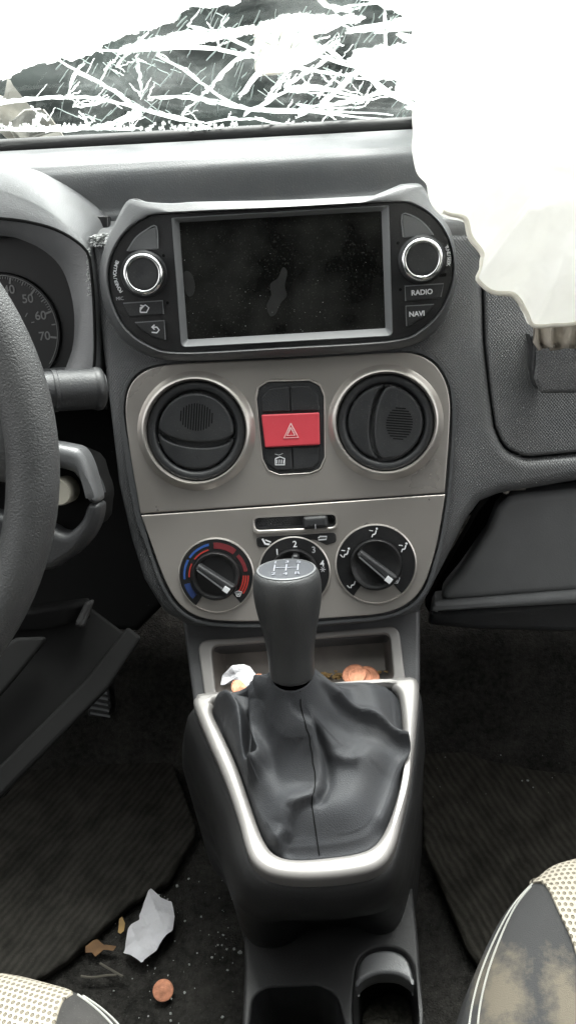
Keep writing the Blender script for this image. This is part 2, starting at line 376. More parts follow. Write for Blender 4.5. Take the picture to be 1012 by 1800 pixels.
# driver side lower wall beside the stack and a dark backing behind everything
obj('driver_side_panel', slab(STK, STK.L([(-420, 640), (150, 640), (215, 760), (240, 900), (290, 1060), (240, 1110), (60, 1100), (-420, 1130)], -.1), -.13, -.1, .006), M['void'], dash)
bw = STK.L([(150, 430), (205, 760), (235, 960), (285, 1080), (330, 1104), (330, 700), (300, 430)], -.02)
obj('stack_side', slab(STK, bw, -.14, -.03, .004), M['blackmatte'], dash)
# under-dash bulk
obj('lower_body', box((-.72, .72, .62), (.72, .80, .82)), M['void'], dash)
# airbag flap: thick hinged cover pushed open in front of the passenger side
fl = Frame(STK.P(*STK.ab(980, 650, .03), .03), V((1, -.12, 0)), tilt(22))
obj('airbag_flap', slab(fl, fillet(fl.L([(944, 606), (1012, 596), (1200, 575), (1200, 670), (1012, 690), (948, 693), (938, 668), (943, 640)]), .003), -.016, 0, .003), M['trim'], dash)
obj('flap_gap_shade', slab(fl, fillet(fl.L([(930, 585), (946, 600), (944, 660), (950, 692), (938, 680), (932, 650), (936, 610)], -.01), .002), -.05, -.006, .002), M['blackmatte'], dash)  # black piece standing in for the shaded gap beside the flap

# ================================================================== INSTRUMENT CLUSTER
CLU = Frame(STK.P(*STK.ab(60, 560, -.0), -.0), V((1, 0, 0)), tilt(22))
clu = thing('instrument_cluster', CLU.P(-.05, -.06, -.05), 'hooded instrument cluster with dark speed dial behind the steering wheel rim', 'instrument cluster')
outer_px = [(160, 455), (150, 424), (110, 388), (60, 357), (0, 335), (-150, 320), (-330, 345), (-420, 480), (-400, 650), (-200, 700), (60, 700), (165, 690), (176, 640), (172, 540)]
rim_px = [(160, 470), (150, 438), (108, 408), (58, 392), (0, 384), (-150, 372), (-310, 375), (-390, 490), (-380, 640), (-200, 680), (60, 690), (150, 682), (166, 640), (166, 550)]
lip_px = [(148, 500), (133, 462), (98, 430), (50, 408), (0, 399), (-150, 388), (-290, 400), (-360, 500), (-350, 620), (-200, 665), (50, 680), (120, 672), (140, 625), (144, 560)]
in_px = [(128, 530), (112, 478), (85, 446), (45, 424), (0, 414), (-150, 405), (-270, 425), (-335, 510), (-330, 600), (-200, 650), (40, 668), (100, 664), (124, 625), (131, 580)]
def ring(F, px, h, n=120, s=None):
    q = catmull([F.ab(*p, h) for p in px], True, 8)
    return [F.P(p.x, p.y, h) for p in resample([V((a, b)) for a, b in q], n)]
def ringd(F, px, h, dz, n=120):
    return [p + V(dz) for p in ring(F, px, h, n)]
rings = [ringd(CLU, outer_px, -.0, (0, .09, -.004)), ringd(CLU, outer_px, -.0, (0, .04, .002)), ring(CLU, outer_px, .0), ring(CLU, rim_px, .004)]
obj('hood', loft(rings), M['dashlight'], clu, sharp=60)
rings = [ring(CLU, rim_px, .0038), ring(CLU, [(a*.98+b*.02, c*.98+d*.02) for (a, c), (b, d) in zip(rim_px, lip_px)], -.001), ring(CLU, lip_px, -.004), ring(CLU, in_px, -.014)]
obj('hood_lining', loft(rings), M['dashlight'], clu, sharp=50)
obj('inner_shroud', loft([ring(CLU, in_px, -.014), ring(CLU, in_px, -.055)]), M['black'], clu, sharp=50)
rr_ = ring(CLU, rim_px, .0042); obj('hood_groove', tube(rr_+rr_[:1], .0012, 6, False), M['void'], clu)
DI = Frame(CLU.P(0, 0, -.05), X, tilt(22))
obj('dial_backing', slab(DI, DI.L([(-420, 380), (190, 380), (190, 720), (-420, 720)]), -.01, 0, .001), M['dial'], clu)
gc = DI.ab(8, 583, .002)
def dr(px, py): a, b = DI.ab(px, py, .002); return math.hypot(a-gc[0], b-gc[1])
gr = (dr(105, 583)+dr(8, 488))/2
gauge = obj('speed_dial', revolve(DI, gc, [(gr*1.06, 0), (gr*1.06, .002), (gr*1.04, .003), (gr*1.02, .002), (0.0001, .002)]), M['dial'], clu)
prints = []
for k in range(0, 71):
    ang = 74 + 28.2*4 - k*2.82; r1 = gr*.985
    if k > 60 and (k % 5): continue
    major = k % 10 == 0; mid = k % 5 == 0
    r0 = gr*(.87 if major else .91 if mid else .94)
    ca, sa = math.cos(R(ang)), math.sin(R(ang))
    prints.append(stroke(DI, [(gc[0]+r0*ca, gc[1]+r0*sa), (gc[0]+r1*ca, gc[1]+r1*sa)], .0016 if major else .0006 if not mid else .001, .0024, px=False))
prints.append(stroke(DI, [(gc[0]+gr*math.cos(R(x)), gc[1]+gr*math.sin(R(x))) for x in range(-40, 200, 4)], .0006, .0024, px=False))
for i, s in enumerate(['0', '10', '20', '30', '40', '50', '60', '70']):
    ang = R(74+28.2*4 - i*28.2); r = gr*.76
    cu = text(DI, s, 0, 0, .0098, .0024, bold=.00012)
    a0, b0 = DI.ab(0, 0, .0024); cu.transform(Matrix.Translation(DI.P(gc[0]+r*math.cos(ang), gc[1]+r*math.sin(ang), 0)-DI.P(a0, b0, 0)))
    prints.append(cu)
obj('dial_print', join(*prints), M['dialprint'], gauge)
obj('inner_scale', join(stroke(DI, [(45, 557), (49, 550)], .0008, .0024), stroke(DI, [(56, 567), (61, 566)], .0008, .0024)), M['dialprint'], gauge)

# ================================================================== HEAD UNIT
B = BEZ
hu = thing('head_unit', B.P(0, -.01, -.02), 'wide black touchscreen radio unit with rounded ends above the silver panel', 'car radio')
house_px = [(222, 349), (236, 347), (252, 353), (300, 356), (345, 353), (500, 350), (640, 343), (692, 338), (700, 324), (722, 320), (742, 322), (756, 345), (772, 372), (793, 405), (803, 450), (802, 500), (788, 550), (765, 585), (735, 604), (680, 617),
            (500, 629), (330, 636), (280, 632), (236, 616), (206, 590), (184, 550), (174, 510), (172, 470), (182, 430), (200, 388), (213, 361)]
face_px = [(292, 376), (500, 366), (684, 356), (728, 361), (764, 385), (787, 420), (796, 462), (791, 505), (772, 548), (738, 580), (690, 598), (500, 610), (318, 619), (262, 606), (222, 576), (199, 532), (191, 484), (200, 442), (226, 404), (258, 383)]
# housing: outline loft tapering backwards, with a sloping shoulder up to the panel edge
def ringc(F, px, h, n=200, steps=5, mv=(0, 0)):
    q = catmull([F.ab(*p, h) for p in px], True, steps)
    return q
HO = B.L(house_px, 0)
HC = [(sum(p[0] for p in HO)/len(HO)), (sum(p[1] for p in HO)/len(HO))]
house_c = catmull(HO, True, 4)
obj('housing', slab(B, house_c, -.045, -.0105, .001), M['housing'], hu)
# shoulder: raised rim between the housing edge and the panel
fc = catmull(B.L(face_px, 0), True, 5)
def match(outer, inner, n=160):
    """pair points by angle about the centre so that a shoulder can be lofted"""
    cx, cy = HC
    def by_ang(poly, k):
        th = 2*math.pi*k/n; d = V((math.cos(th)*2.2, math.sin(th))); best = None
        P = [V(p) for p in poly]
        for i in range(len(P)):
            a, b2 = P[i-1]-V((cx, cy)), P[i]-V((cx, cy)); e = b2-a; den = d.x*e.y-d.y*e.x
            if abs(den) < 1e-12: continue
            t = (a.x*e.y-a.y*e.x)/den; s = (a.x*d.y-a.y*d.x)/den
            if t > 0 and -1e-6 <= s <= 1+1e-6 and (best is None or t > best): best = t
        return V((cx, cy))+d*best
    return [by_ang(outer, k) for k in range(n)], [by_ang(inner, k) for k in range(n)]
mo, mi = match(house_c, fc)
def lerp2(t, h): return [B.P(*(o.lerp(i, t)), h) for o, i in zip(mo, mi)]
obj('shoulder', loft([lerp2(.02, -.012), lerp2(.03, -.0045), lerp2(.2, -.0015), lerp2(.6, .002), lerp2(.88, .0035), lerp2(.97, .003), lerp2(1.0, .0005), lerp2(1.0, -.01)]), M['housing'], hu, sharp=50)
scr_o = [(302, 383), (683, 361), (690, 591), (319, 611)]
scr_i = [(315, 391), (670, 371), (677, 577), (330, 597)]
so = fillet(B.L(scr_o), [.001, .001, .004, .004]); si = fillet(B.L(scr_i, -.004), [.001]*4)
face_in = [(V(p)*.995+V(HC)*.005)[:] for p in fc]
obj('front_panel', slab(B, face_in, -.008, .0006, .0004, holes=[so]), M['black'], hu)
so2 = [V(p) for p in so]; si2 = [V(p) for p in si]
fr_m = obj('screen_frame', loft([[B.P(*p, -.006) for p in so2], [B.P(*p, .0012) for p in so2], [B.P(*(p.lerp(q, .12)), .0018) for p, q in zip(so2, si2)], [B.P(*q, -.0035) for q in si2], [B.P(*q, -.008) for q in si2]]), M['frame'], hu, sharp=30)
scr = obj('screen', slab(B, [tuple(p) for p in si2], -.009, -.0045, .0002), M['screen'], hu)
SM = mat('greasy_smudge', (.013, .013, .0125), .5, noise_amt=.5, noise_scale=120, dust=.6, dustcol=(.08, .08, .075))
for q_ in ([(322, 478), (334, 480), (341, 500), (338, 518), (328, 520), (321, 500)], [(468, 538), (476, 518), (474, 500), (488, 488), (496, 470), (504, 478), (500, 502), (503, 520), (492, 534), (484, 552), (474, 556)]):
    obj('smudge', slab(B, catmull(B.L(q_), True, 4), -.0045, -.0044), SM, scr)
def buttonpoly(name, px, m=M['blackmatte'], r=.0012, h=.0022):
    b = obj(name, slab(B, fillet(B.L(px), r), -.001, h, .0007), m, hu)
    return b
buttonpoly('button', [(275, 399), (278, 438), (224, 443), (238, 420), (256, 406)], M['housing'])
buttonpoly('button', [(706, 377), (709, 418), (760, 414), (748, 396), (728, 382)], M['housing'])
hb = buttonpoly('button', [(217, 533), (286, 528), (288, 552), (229, 557)])
bb = buttonpoly('button', [(237, 567), (289, 563), (291, 598), (272, 593), (252, 581)])
rb = buttonpoly('button', [(711, 503), (779, 498), (773, 524), (713, 530)])
nb = buttonpoly('button', [(712, 538), (762, 535), (747, 556), (714, 575)])
# pale edge lines on the keys
for (pp, par) in (([(217, 533), (286, 528.5), (288, 552)], hb), ([(238, 567), (289, 563.5), (291, 597)], bb), ([(712, 529), (711, 503), (779, 498.5), (774, 522)], rb), ([(714, 573), (712.5, 538), (762, 535)], nb)):
    obj('edge_line', stroke(B, pp, .0008, .0018, .0006), M['frame'], par)
obj('edge_line', stroke(B, catmull([(224, 441), (238, 419), (256, 405), (275, 398), (278, 437)], False, 4), .0008, .0018, .0006), M['frame'], hu)
obj('edge_line', stroke(B, catmull([(708, 417), (706, 377), (728, 381), (748, 396), (761, 413)], False, 3), .0008, .0018, .0006), M['frame'], hu)
obj('icon', join(stroke(B, [(247, 549), (258, 549), (262, 541), (256, 536), (247, 541), (247, 549)], .0009, .0023), stroke(B, [(247, 537), (254, 537), (247, 544)], .0011, .0023)), M['white'], hb)
obj('icon', join(stroke(B, [(267, 584), (276, 585), (280, 580), (276, 575), (268, 575)], .0009, .0023), stroke(B, [(272, 571), (267, 575), (272, 579)], .0009, .0023)), M['white'], bb)
obj('lettering', text(B, 'RADIO', 741, 514, .0050, .0023, 0, bold=.00015), M['white'], rb)
obj('lettering', text(B, 'NAVI', 732, 552, .0050, .0023, 0, bold=.00015), M['white'], nb)
def arctext(s, kc, r, a0, a1, size, m, flip=False):
    out = []; n = len(s); c = B.ab(*kc, .001)
    for i, ch in enumerate(s):
        ang = a0+(a1-a0)*(i/(n-1)); t = text(B, ch, kc[0], kc[1], size, .0008, 0, bold=.00008)
        cc = B.P(*c, .0008)
        M1 = Matrix.Translation(cc) @ Matrix.Rotation(R((ang+90) if flip else (ang-90)), 4, B.n) @ Matrix.Translation(B.v*(-r if flip else r)) @ Matrix.Translation(-cc)
        t.transform(M1); out.append(t)
    return obj('lettering', join(*out), m, hu)
kR = .0145
arctext('POWER/VOLUME', (249, 483), .0196, 212, 148, .0034, M['white'])
arctext('TUNE/SEEK', (742, 457), .0188, 24, -14, .0034, M['white'])
obj('lettering', text(B, 'MIC', 211, 525, .0034, .0008), M['grey'], hu)
for i, (kx, ky) in enumerate(((251, 482), (742, 456))):
    c = B.ab(kx, ky, .006); s = .66/1500*1.02
    kb = obj('knob', revolve(B, c, [(38*s, .0005), (38*s, .002), (36*s, .0035), (33*s, .004), (32*s, .012), (30*s, .012)]), M['blackmatte'], hu)
    c2 = B.ab(kx, ky, .014)
    obj('chrome_ring', revolve(B, c2, [(33.2*s, .004), (33.2*s, .011), (32.5*s, .0128), (30*s, .014), (27*s, .0142), (25*s, .0135), (24.2*s, .012)], cap=False), M['chrome'], kb)
    obj('knob_cap', revolve(B, c2, [(24.6*s, .011), (24.2*s, .0128), (22*s, .0132), (8*s, .0126), (.0001, .0125)]), M['blackmatte'], kb)
for px, py in ((288, 449), (295, 532), (699, 427), (703, 509)): obj('sensor_hole', slab(B, circle(B.ab(px, py), .0011, 16), -.0005, .0009, .0002), M['void'], hu)
obj('card_slot', slab(B, fillet(B.L([(771, 481), (784, 480), (783, 486), (771, 487)]), .0006), 0, .0009), M['void'], hu)

# ================================================================== SILVER FASCIA
F = STK
fas = thing('center_fascia', F.P(0, -.12, .0), 'champagne silver fascia panel in two plates holding vents and climate controls', 'dashboard panel')
up_px = [(247, 903), (238, 852), (228, 790), (221, 725), (226, 685), (244, 660), (275, 645), (335, 638), (500, 631), (670, 621), (722, 621), (757, 636), (779, 664), (790, 705), (789, 760), (785, 815), (781, 866)]
lo_px = [(782, 869), (773, 925), (761, 980), (743, 1030), (715, 1061), (672, 1078), (600, 1085), (500, 1091), (400, 1092), (346, 1083), (312, 1058), (289, 1018), (268, 962), (248, 906)]
def openpoly(px, h, n=5): return catmull([F.ab(*p, h) for p in px], False, n)
upo = openpoly(up_px, .004); loo = openpoly(lo_px, .004)
sc = .66/1500
vc = [F.ab(345, 758, .004), F.ab(677, 743, .004)]
hzp = fillet(F.L([(449, 700), (453, 680), (470, 669), (545, 667), (563, 676), (571, 695), (572, 805), (563, 826), (545, 833), (490, 836), (470, 828), (460, 808)], .004), .004)
upper = obj('upper_plate', slab(F, upo, -.004, .004, .0010, holes=[circle(vc[0], 94*sc), circle(vc[1], 91*sc), hzp]), M['silver'], fas)
slot = fillet(F.L([(446, 911), (590, 904), (591, 930), (447, 938)], .004), .0045)
dials = [((380, 1012), 66, 41), ((517, 1006), 62, 40), ((660, 992), 69, 43)]
lower = obj('lower_plate', slab(F, loo, -.004, .004, .0010, holes=[slot]), M['silver'], fas)
# dark groove the fascia sits in
gp = catmull([F.ab(*p, 0) for p in [(213, 725), (219, 678), (240, 650), (275, 636), (335, 629), (500, 622), (670, 613), (728, 613), (766, 630), (789, 662), (799, 705), (797, 815), (782, 930), (768, 985), (750, 1036), (720, 1070), (672, 1088), (600, 1095), (500, 1101), (400, 1101), (340, 1092), (304, 1064), (281, 1022), (260, 962), (236, 860)]], True, 4)
obj('panel_gap', slab(F, catmull([F.ab(*p, .001) for p in up_px+lo_px], True, 3), -.003, .0005, .0), M['void'], fas) if False else None
obj('raised_rim', slab(F, gp, -.004, .0028, .0026, holes=[catmull([F.ab(*p, .003) for p in [(218, 725), (224, 683), (243, 656), (275, 641), (335, 634), (500, 627), (670, 617), (724, 617), (760, 633), (783, 662), (794, 705), (793, 760), (785, 866), (777, 925), (765, 982), (747, 1033), (717, 1065), (672, 1082), (600, 1089), (500, 1095.5), (400, 1096), (344, 1087), (309, 1061), (285, 1020), (264, 962), (243, 903), (224, 790)]], True, 4)]), M['dash'], fas)

def vent(c, R0, ang, label, swap):
    v = thing('air_vent', F.P(c[0], c[1]-R0, 0), label, 'air vent', 'round air vents')
    obj('bezel_ring', revolve(F, c, [(R0*1.2, .0036), (R0*1.18, .0042), (R0*1.14, .0058), (R0*1.10, .0078), (R0*1.06, .0092), (R0*1.03, .0095), (R0*1.01, .0085), (R0*1.0, .006), (R0*1.0, -.012)], 96, False), M['ring'], v)
    obj('outer_ring', revolve(F, c, [(R0*.995, -.012), (R0*.995, .003), (R0*.97, .0052), (R0*.92, .006), (R0*.85, .0058), (R0*.8, .004), (R0*.78, -.01)], 96, True), M['blackmatte'], v)
    # the two flaps: a lens shaped one with a ribbed pad, and a crescent
    ca, sa = math.cos(R(ang)), math.sin(R(ang))
    def rot(p): return (c[0]+R0*(p[0]*ca-p[1]*sa), c[1]+R0*(p[0]*sa+p[1]*ca))
    r = .755
    big = [(r*math.cos(R(176-172*i/30)), r*math.sin(R(176-172*i/30))) for i in range(31)]
    big += [(r*.99*math.cos(R(180*i/24)), .04-.27*math.sin(R(180*i/24))) for i in range(1, 24)]
    small = [(r*.97*math.cos(R(180*i/24)), -.045-.27*math.sin(R(180*i/24))) for i in range(1, 24)][::-1]
    small += [(1.02*r*math.cos(R(-8-164*i/30)), 1.02*r*math.sin(R(-8-164*i/30))) for i in range(31)]
    FB = Frame(F.P(0, 0, 0), F.u, F.v)
    b1 = obj('flap', slab(F, [rot(p) for p in big], -.004, .0068, .002), M['blackmatte'], v)
    obj('flap', slab(F, [rot(p) for p in (small if area(small) > 0 else small)], -.008, .0052, .002), M['blackmatte'], v)
    bars = []
    pc = (.1*0, .28); pr = .27
    for i in range(13):
        x = -pr*1.25+2*pr*1.25*(i+.5)/13; hh = pr*math.sqrt(max(0, 1-(x/(pr*1.25))**2))
        if swap: pts = [rot((pc[0]+x, pc[1]-hh)), rot((pc[0]+x, pc[1]+hh))]
        else: pts = [rot((pc[0]+x, pc[1]-hh)), rot((pc[0]+x, pc[1]+hh))]
        bars.append(stroke(F, pts, R0*.024, .00675, .0002, px=False))
    obj('rib_pad', join(*bars), M['void'], b1)
    return v
vent(vc[0], 88*sc, -8, 'round air vent left of the red hazard button, its ribbed flap uppermost', False)
vent(vc[1], 84*sc, -98, 'round air vent right of the red hazard button, its ribbed flap at the right', True)

# hazard switch block
hz = thing('switch_block', F.P(*F.ab(511, 835), 0), 'black rounded switch block with red hazard button between the two vents', 'switch panel')
obj('surround', slab(F, hzp, -.006, .0035, .002), M['blackmatte'], hz)
obj('rim', slab(F, hzp, -.002, .0048, .0005, holes=[[(p[0]*.965+F.ab(511, 752, .004)[0]*.035, p[1]*.972+F.ab(511, 752, .004)[1]*.028) for p in hzp]]), M['ring'], hz)
obj('blank_switch', slab(F, fillet(F.L([(461, 725), (459, 700), (472, 684), (508, 679), (510, 723)], .005), [.001, .003, .005, .001, .001]), -.002, .0052, .001), M['blackmatte'], hz)
obj('blank_switch', slab(F, fillet(F.L([(512, 723), (510, 679), (545, 678), (559, 692), (561, 722)], .005), [.001, .001, .005, .003, .001]), -.002, .0052, .001), M['blackmatte'], hz)
dm = obj('demister_switch', slab(F, fillet(F.L([(466, 789), (512, 787), (514, 826), (485, 827), (470, 815)], .005), [.001, .001, .001, .005, .004]), -.002, .0052, .001), M['blackmatte'], hz)
obj('blank_switch', slab(F, fillet(F.L([(514, 787), (561, 785), (560, 812), (548, 824), (516, 826)], .005), [.001, .001, .004, .005, .001]), -.002, .0052, .001), M['blackmatte'], hz)
hb = obj('hazard_button', slab(F, fillet(F.L([(459, 729), (561, 725), (562, 782), (466, 787)], .007), .0012), -.002, .0075, .0012), M['redbtn'], hz)
T = lambda s: [(511+(x-511)*s, 760+(y-760)*s) for x, y in ((511, 744), (524, 769), (499, 770), (511, 744))]
obj('warning_triangle', join(stroke(F, T(1), .0008, .0076), stroke(F, T(.55), .0009, .0076)), M['pink'], hb)
obj('demister_icon', join(stroke(F, [(484, 806), (484, 817), (500, 817), (500, 806), (492, 803), (484, 806)], .0008, .0053), *[stroke(F, [(487+4*i, 808), (486+4*i, 815)], .0006, .0053) for i in range(4)], stroke(F, [(483, 798), (490, 800), (497, 797)], .0003, .0053)), M['white'], dm)

# climate dials
def person_icon(cx, cy, s, extra=''):
    o = [stroke(F, [(cx+4*s, cy-5*s), (cx+2*s, cy+2*s)], .0010*s, .0058), stroke(F, [(cx+2*s, cy+2*s), (cx-3*s, cy+3*s)], .0010*s, .0058), stroke(F, [(cx-3*s, cy+3*s), (cx-4*s, cy+8*s)], .0008*s, .0058),
         slab(F, circle(F.ab(cx+5*s, cy-8*s, .0058), .0009*s, 10), .0057, .0060)]
    if 'f' in extra: o.append(stroke(F, [(cx-11*s, cy+3*s), (cx-6*s, cy+8*s)], .0006*s, .0058))
    if 'h' in extra: o.append(stroke(F, [(cx-9*s, cy-5*s), (cx-2*s, cy-4*s)], .0006*s, .0058))
    return o
def fan_icon(cx, cy, s):
    return [stroke(F, [(cx-7*s, cy-4*s), (cx, cy-6*s), (cx+7*s, cy-4*s), (cx+3*s, cy+5*s), (cx-3*s, cy+5*s), (cx-7*s, cy-4*s)], .0007*s, .0058)] + [stroke(F, [(cx+k*3*s, cy-3*s), (cx+k*1.6*s, cy+3*s)], .0006*s, .0058) for k in (-1, 0, 1)]
def dial(k, label, mark_ang):
    (px, py), Ro, Rk = dials[k]; c = F.ab(px, py, .005); Ro *= sc; Rk *= sc
    t = thing('climate_dial', F.P(c[0], c[1]-Ro, 0), label, 'control dial', 'climate control dials')
    obj('rim', revolve(F, c, [(Ro*1.04, .0035), (Ro*1.03, .0052), (Ro*1.0, .0056), (Ro*.985, .0045)], 96, False), M['ring'], t)
    obj('silver_base', revolve(F, c, [(Ro*1.0, .0035), (Ro*1.0, .0046), (Rk*.9, .0046)], 96, False), M['silver'], t)
    obj('scale_ring', slab(F, sector(c, Rk*1.06, Ro*.985, -52, 232, 60), .0045, .0054, .0003), M['black'], t)
    pc = [F.ab(px, py, .012)[0], F.ab(px, py, .012)[1]]
    kb = obj('knob', revolve(F, c, [(Rk*1.06, .0045), (Rk*1.05, .0085), (Rk*1.0, .0098), (Rk*.9, .0096), (Rk*.8, .0075), (.0001, .0072)], 64), M['black'], t)
    a = R(mark_ang); d = V((math.cos(a), math.sin(a))); n = V((-d.y, d.x)); cc = V(c)
    L = Rk*.93; W = Rk*.2
    gr = [cc-d*L*.95+n*W*.7, cc+d*L+n*W, cc+d*L*1.02-n*W, cc-d*L*.95-n*W*.7]
    obj('grip', slab(F, fillet([tuple(p) for p in gr], .0015), .007, .0175, .0022), M['blackmatte'], kb)
    # grey side and white tip
    obj('grip_edge', stroke(F, [tuple(cc-d*L*.85-n*W*.55), tuple(cc+d*L*.7-n*W*.85)], .0012, .0168, .0007, px=False), M['frame'], kb)
    obj('pointer', slab(F, [tuple(cc+d*L*.62-n*W*1.1), tuple(cc+d*L*.9-n*W*1.1), tuple(cc+d*L*.9+n*W*.1), tuple(cc+d*L*.62+n*W*.1)], .0172, .0182, .0002), M['white'], kb)
    return t, c, Ro, Rk
t, c, Ro, Rk = dial(0, 'temperature dial with blue and red arc, leftmost of the three climate dials', -38)
def arcs(t, m, a0, a1, r0, r1): obj('arc_mark', slab(F, sector(c, Ro*r0, Ro*r1, a0, a1, 16), .0053, .0057, 0), M[m], t)
arcs(t, 'dblue', 192, 221, .74, .9)
for a0, a1 in ((147, 183), (99, 142)): arcs(t, 'blue', a0, a1, .83, .89); arcs(t, 'red', a0+3, a1-3, .71, .745)
arcs(t, 'dred', 48, 90, .74, .9); arcs(t, 'dred', 5, 40, .76, .86)
for r in (.72, .785, .85): arcs(t, 'red', -37, -3, r, r+.035)
obj('icon', join(*fan_icon(419, 1044, .85)), M['white'], t)
t, c, Ro, Rk = dial(1, 'fan speed dial numbered 1 to 4 hidden behind the gear knob', -100)
for s, x, y in (('1', 487, 971), ('2', 518, 957), ('3', 551, 967), ('4', 566, 991)): obj('number', text(F, s, x, y, .0068, .0056, 0, bold=.0001), M['white'] if s != '3' else M['grey'], t)
obj('icon', join(*[stroke(F, [(567+5*math.cos(k), 1001+5*math.sin(k)), (567-5*math.cos(k), 1001-5*math.sin(k))], .0006, .0056) for k in (0, 1.05, 2.1)]), M['grey'], t)
t, c, Ro, Rk = dial(2, 'air direction dial with person icons, rightmost of the three climate dials', -42)
for i, (x, y, e) in enumerate(((620, 1026, 'f'), (608, 972, 'hf'), (657, 937, 'h'), (709, 963, 'h'))): obj('icon', join(*person_icon(x, y, .95, e)), M['white'], t)
obj('icon', join(*fan_icon(695, 1020, 1.0)), M['white'], t)
# slider above the fan dial
sl = thing('recirculation_slider', F.P(*F.ab(518, 938), 0), 'horizontal black slider slot with small lever above the fan speed dial', 'slider control')
obj('slot', slab(F, slot, -.012, -.008, 0), M['void'], sl)
obj('slot_rim', slab(F, fillet(F.L([(443, 908), (592, 901), (594, 932), (444, 941)], .005), .0055), .003, .0058, .0012, holes=[fillet(F.L([(447, 909), (589, 902), (590, 926), (449, 932)], .005), .004)]), M['ring'], sl)
obj('slot_lining', slab(F, slot, -.010, .003, .0005, holes=[fillet(F.L([(449, 911), (588, 904), (589, 921), (450, 927)], .003), .003)]), M['blackmatte'], sl)
lv = obj('lever', slab(F, fillet(F.L([(532, 909), (575, 906), (577, 928), (533, 931)], .009), .0025), -.006, .0095, .003), M['blackmatte'], sl)
obj('lever_mark', stroke(F, [(554, 921), (554.5, 930)], .0006, .0096), M['grey'], lv)
pl = obj('icon_plate', slab(F, fillet(F.L([(450, 944), (590, 936), (591, 953), (574, 958), (556, 950), (520, 941), (492, 950), (474, 962), (452, 962)], .0045), .003), .0035, .0047, .0005), M['black'], sl)
obj('icon', join(stroke(F, [(461, 947), (466, 956), (474, 957)], .0014, .0048), stroke(F, [(466, 949), (476, 953)], .0009, .0048)), M['white'], pl)
obj('icon', join(stroke(F, [(559, 949), (573, 948), (574, 943), (562, 943), (559, 946)], .001, .0048)), M['white'], pl)

# ================================================================== CONSOLE
con = thing('center_console', (G0.x, G0.y-.1, FLOOR), 'dark plastic centre console with silver framed coin tray and gear surround', 'centre console')
TR = TRAY
upf_px = [(318, 1085), (345, 1230), (738, 1205), (740, 1060)]
open_px = [(371, 1136), (684, 1113), (692, 1196), (380, 1222)]
op = fillet(TR.L(open_px), .006)
obj('upper_body', slab(TR, fillet(TR.L([(316, 1060), (340, 1240), (738, 1215), (738, 1045)], -.004), .004), -.055, -.004, .004, holes=[[tuple(p) for p in op]]), M['consolelite'], con)
rim_o = fillet(TR.L([(347, 1126), (560, 1112), (700, 1100), (714, 1210), (362, 1240)]), [.009, 0, .009, .002, .002])
obj('tray_rim', slab(TR, rim_o, -.004, .0015, .0018, holes=[op]), M['satin'], con)
o3 = [TR.P(*p, -.002) for p in op]
cen = sum((p for p in o3), V())/len(o3)
b3 = [cen+(p-cen)*.93 + V((0, .026, -.017)) for p in o3]
mid = [p.lerp(q, .85)+(p-cen)*.03 for p, q in zip(o3, b3)]
binm = mat('tray_satin_brown', (.2, .18, .165), .38, .4, noise_amt=.3, noise_scale=30, dust=.2)
obj('coin_tray', loft([[p for p in o3], mid, b3], True, False, True), binm, con)
# gear surround ring
G = GEAR
sur_o = catmull(G.L([(341, 1242), (344, 1227), (358, 1219), (450, 1213), (560, 1204), (700, 1192), (722, 1191), (733, 1197), (736, 1215), (733, 1260), (727, 1320), (719, 1380), (706, 1440), (693, 1490), (672, 1522), (635, 1538), (560, 1547), (500, 1545), (460, 1532), (436, 1503), (418, 1440), (394, 1370), (364, 1300)], .002), True, 4)
inn_px = [(374, 1256), (376, 1242), (388, 1233), (520, 1220), (668, 1208), (690, 1213), (702, 1230), (708, 1290), (708, 1340), (702, 1385), (684, 1443), (662, 1482), (630, 1500), (560, 1510), (510, 1511), (480, 1500), (462, 1475), (447, 1437), (418, 1352), (390, 1290)]
sur_i = catmull(G.L(inn_px, .002), True, 4)
obj('gear_surround', slab(G, sur_o, -.013, .0055, .0050, holes=[sur_i], res=6), M['satin'], con)
def rg(px, h, n=100): return [G.P(p.x, p.y, h) for p in resample([V(q) for q in catmull(G.L(px, h), True, 6)], n)]
b0 = [(340, 1224), (450, 1216), (560, 1206), (660, 1199), (737, 1192), (735, 1260), (730, 1360), (722, 1450), (712, 1510), (650, 1545), (560, 1556), (480, 1552), (424, 1520), (400, 1440), (372, 1340)]
b1_ = [(333, 1226), (450, 1216), (560, 1206), (660, 1199), (740, 1192), (740, 1260), (735, 1360), (728, 1470), (722, 1570), (660, 1600), (560, 1614), (480, 1606), (424, 1570), (395, 1450), (360, 1340)]
b2 = [(322, 1235), (430, 1226), (560, 1216), (660, 1209), (738, 1202), (737, 1270), (733, 1380), (726, 1500), (712, 1600), (650, 1640), (560, 1655), (490, 1655), (428, 1622), (385, 1480), (345, 1350)]
b4 = [(312, 1255), (430, 1246), (560, 1236), (660, 1229), (737, 1222), (736, 1290), (730, 1400), (722, 1520), (690, 1612), (640, 1655), (560, 1675), (490, 1680), (440, 1655), (392, 1510), (340, 1370)]
q_ = resample([V(p) for p in ccw(sur_o)], 160); n_ = len(q_)
nr_ = []
for i in range(n_):
    t = sum((q_[(i+k) % n_]-q_[(i-k) % n_] for k in (3, 5, 7)), V((0, 0))).normalized(); nr_.append(V((t.y, -t.x)))
def body_ring(h, dl, dr_, df, db):
    out = []
    for p, n in zip(q_, nr_):
        d = (dl if n.x < 0 else dr_)*n.x*n.x + (df if n.y < 0 else db)*n.y*n.y
        out.append(G.P(p.x+n.x*d, p.y+n.y*d, h))
    return out
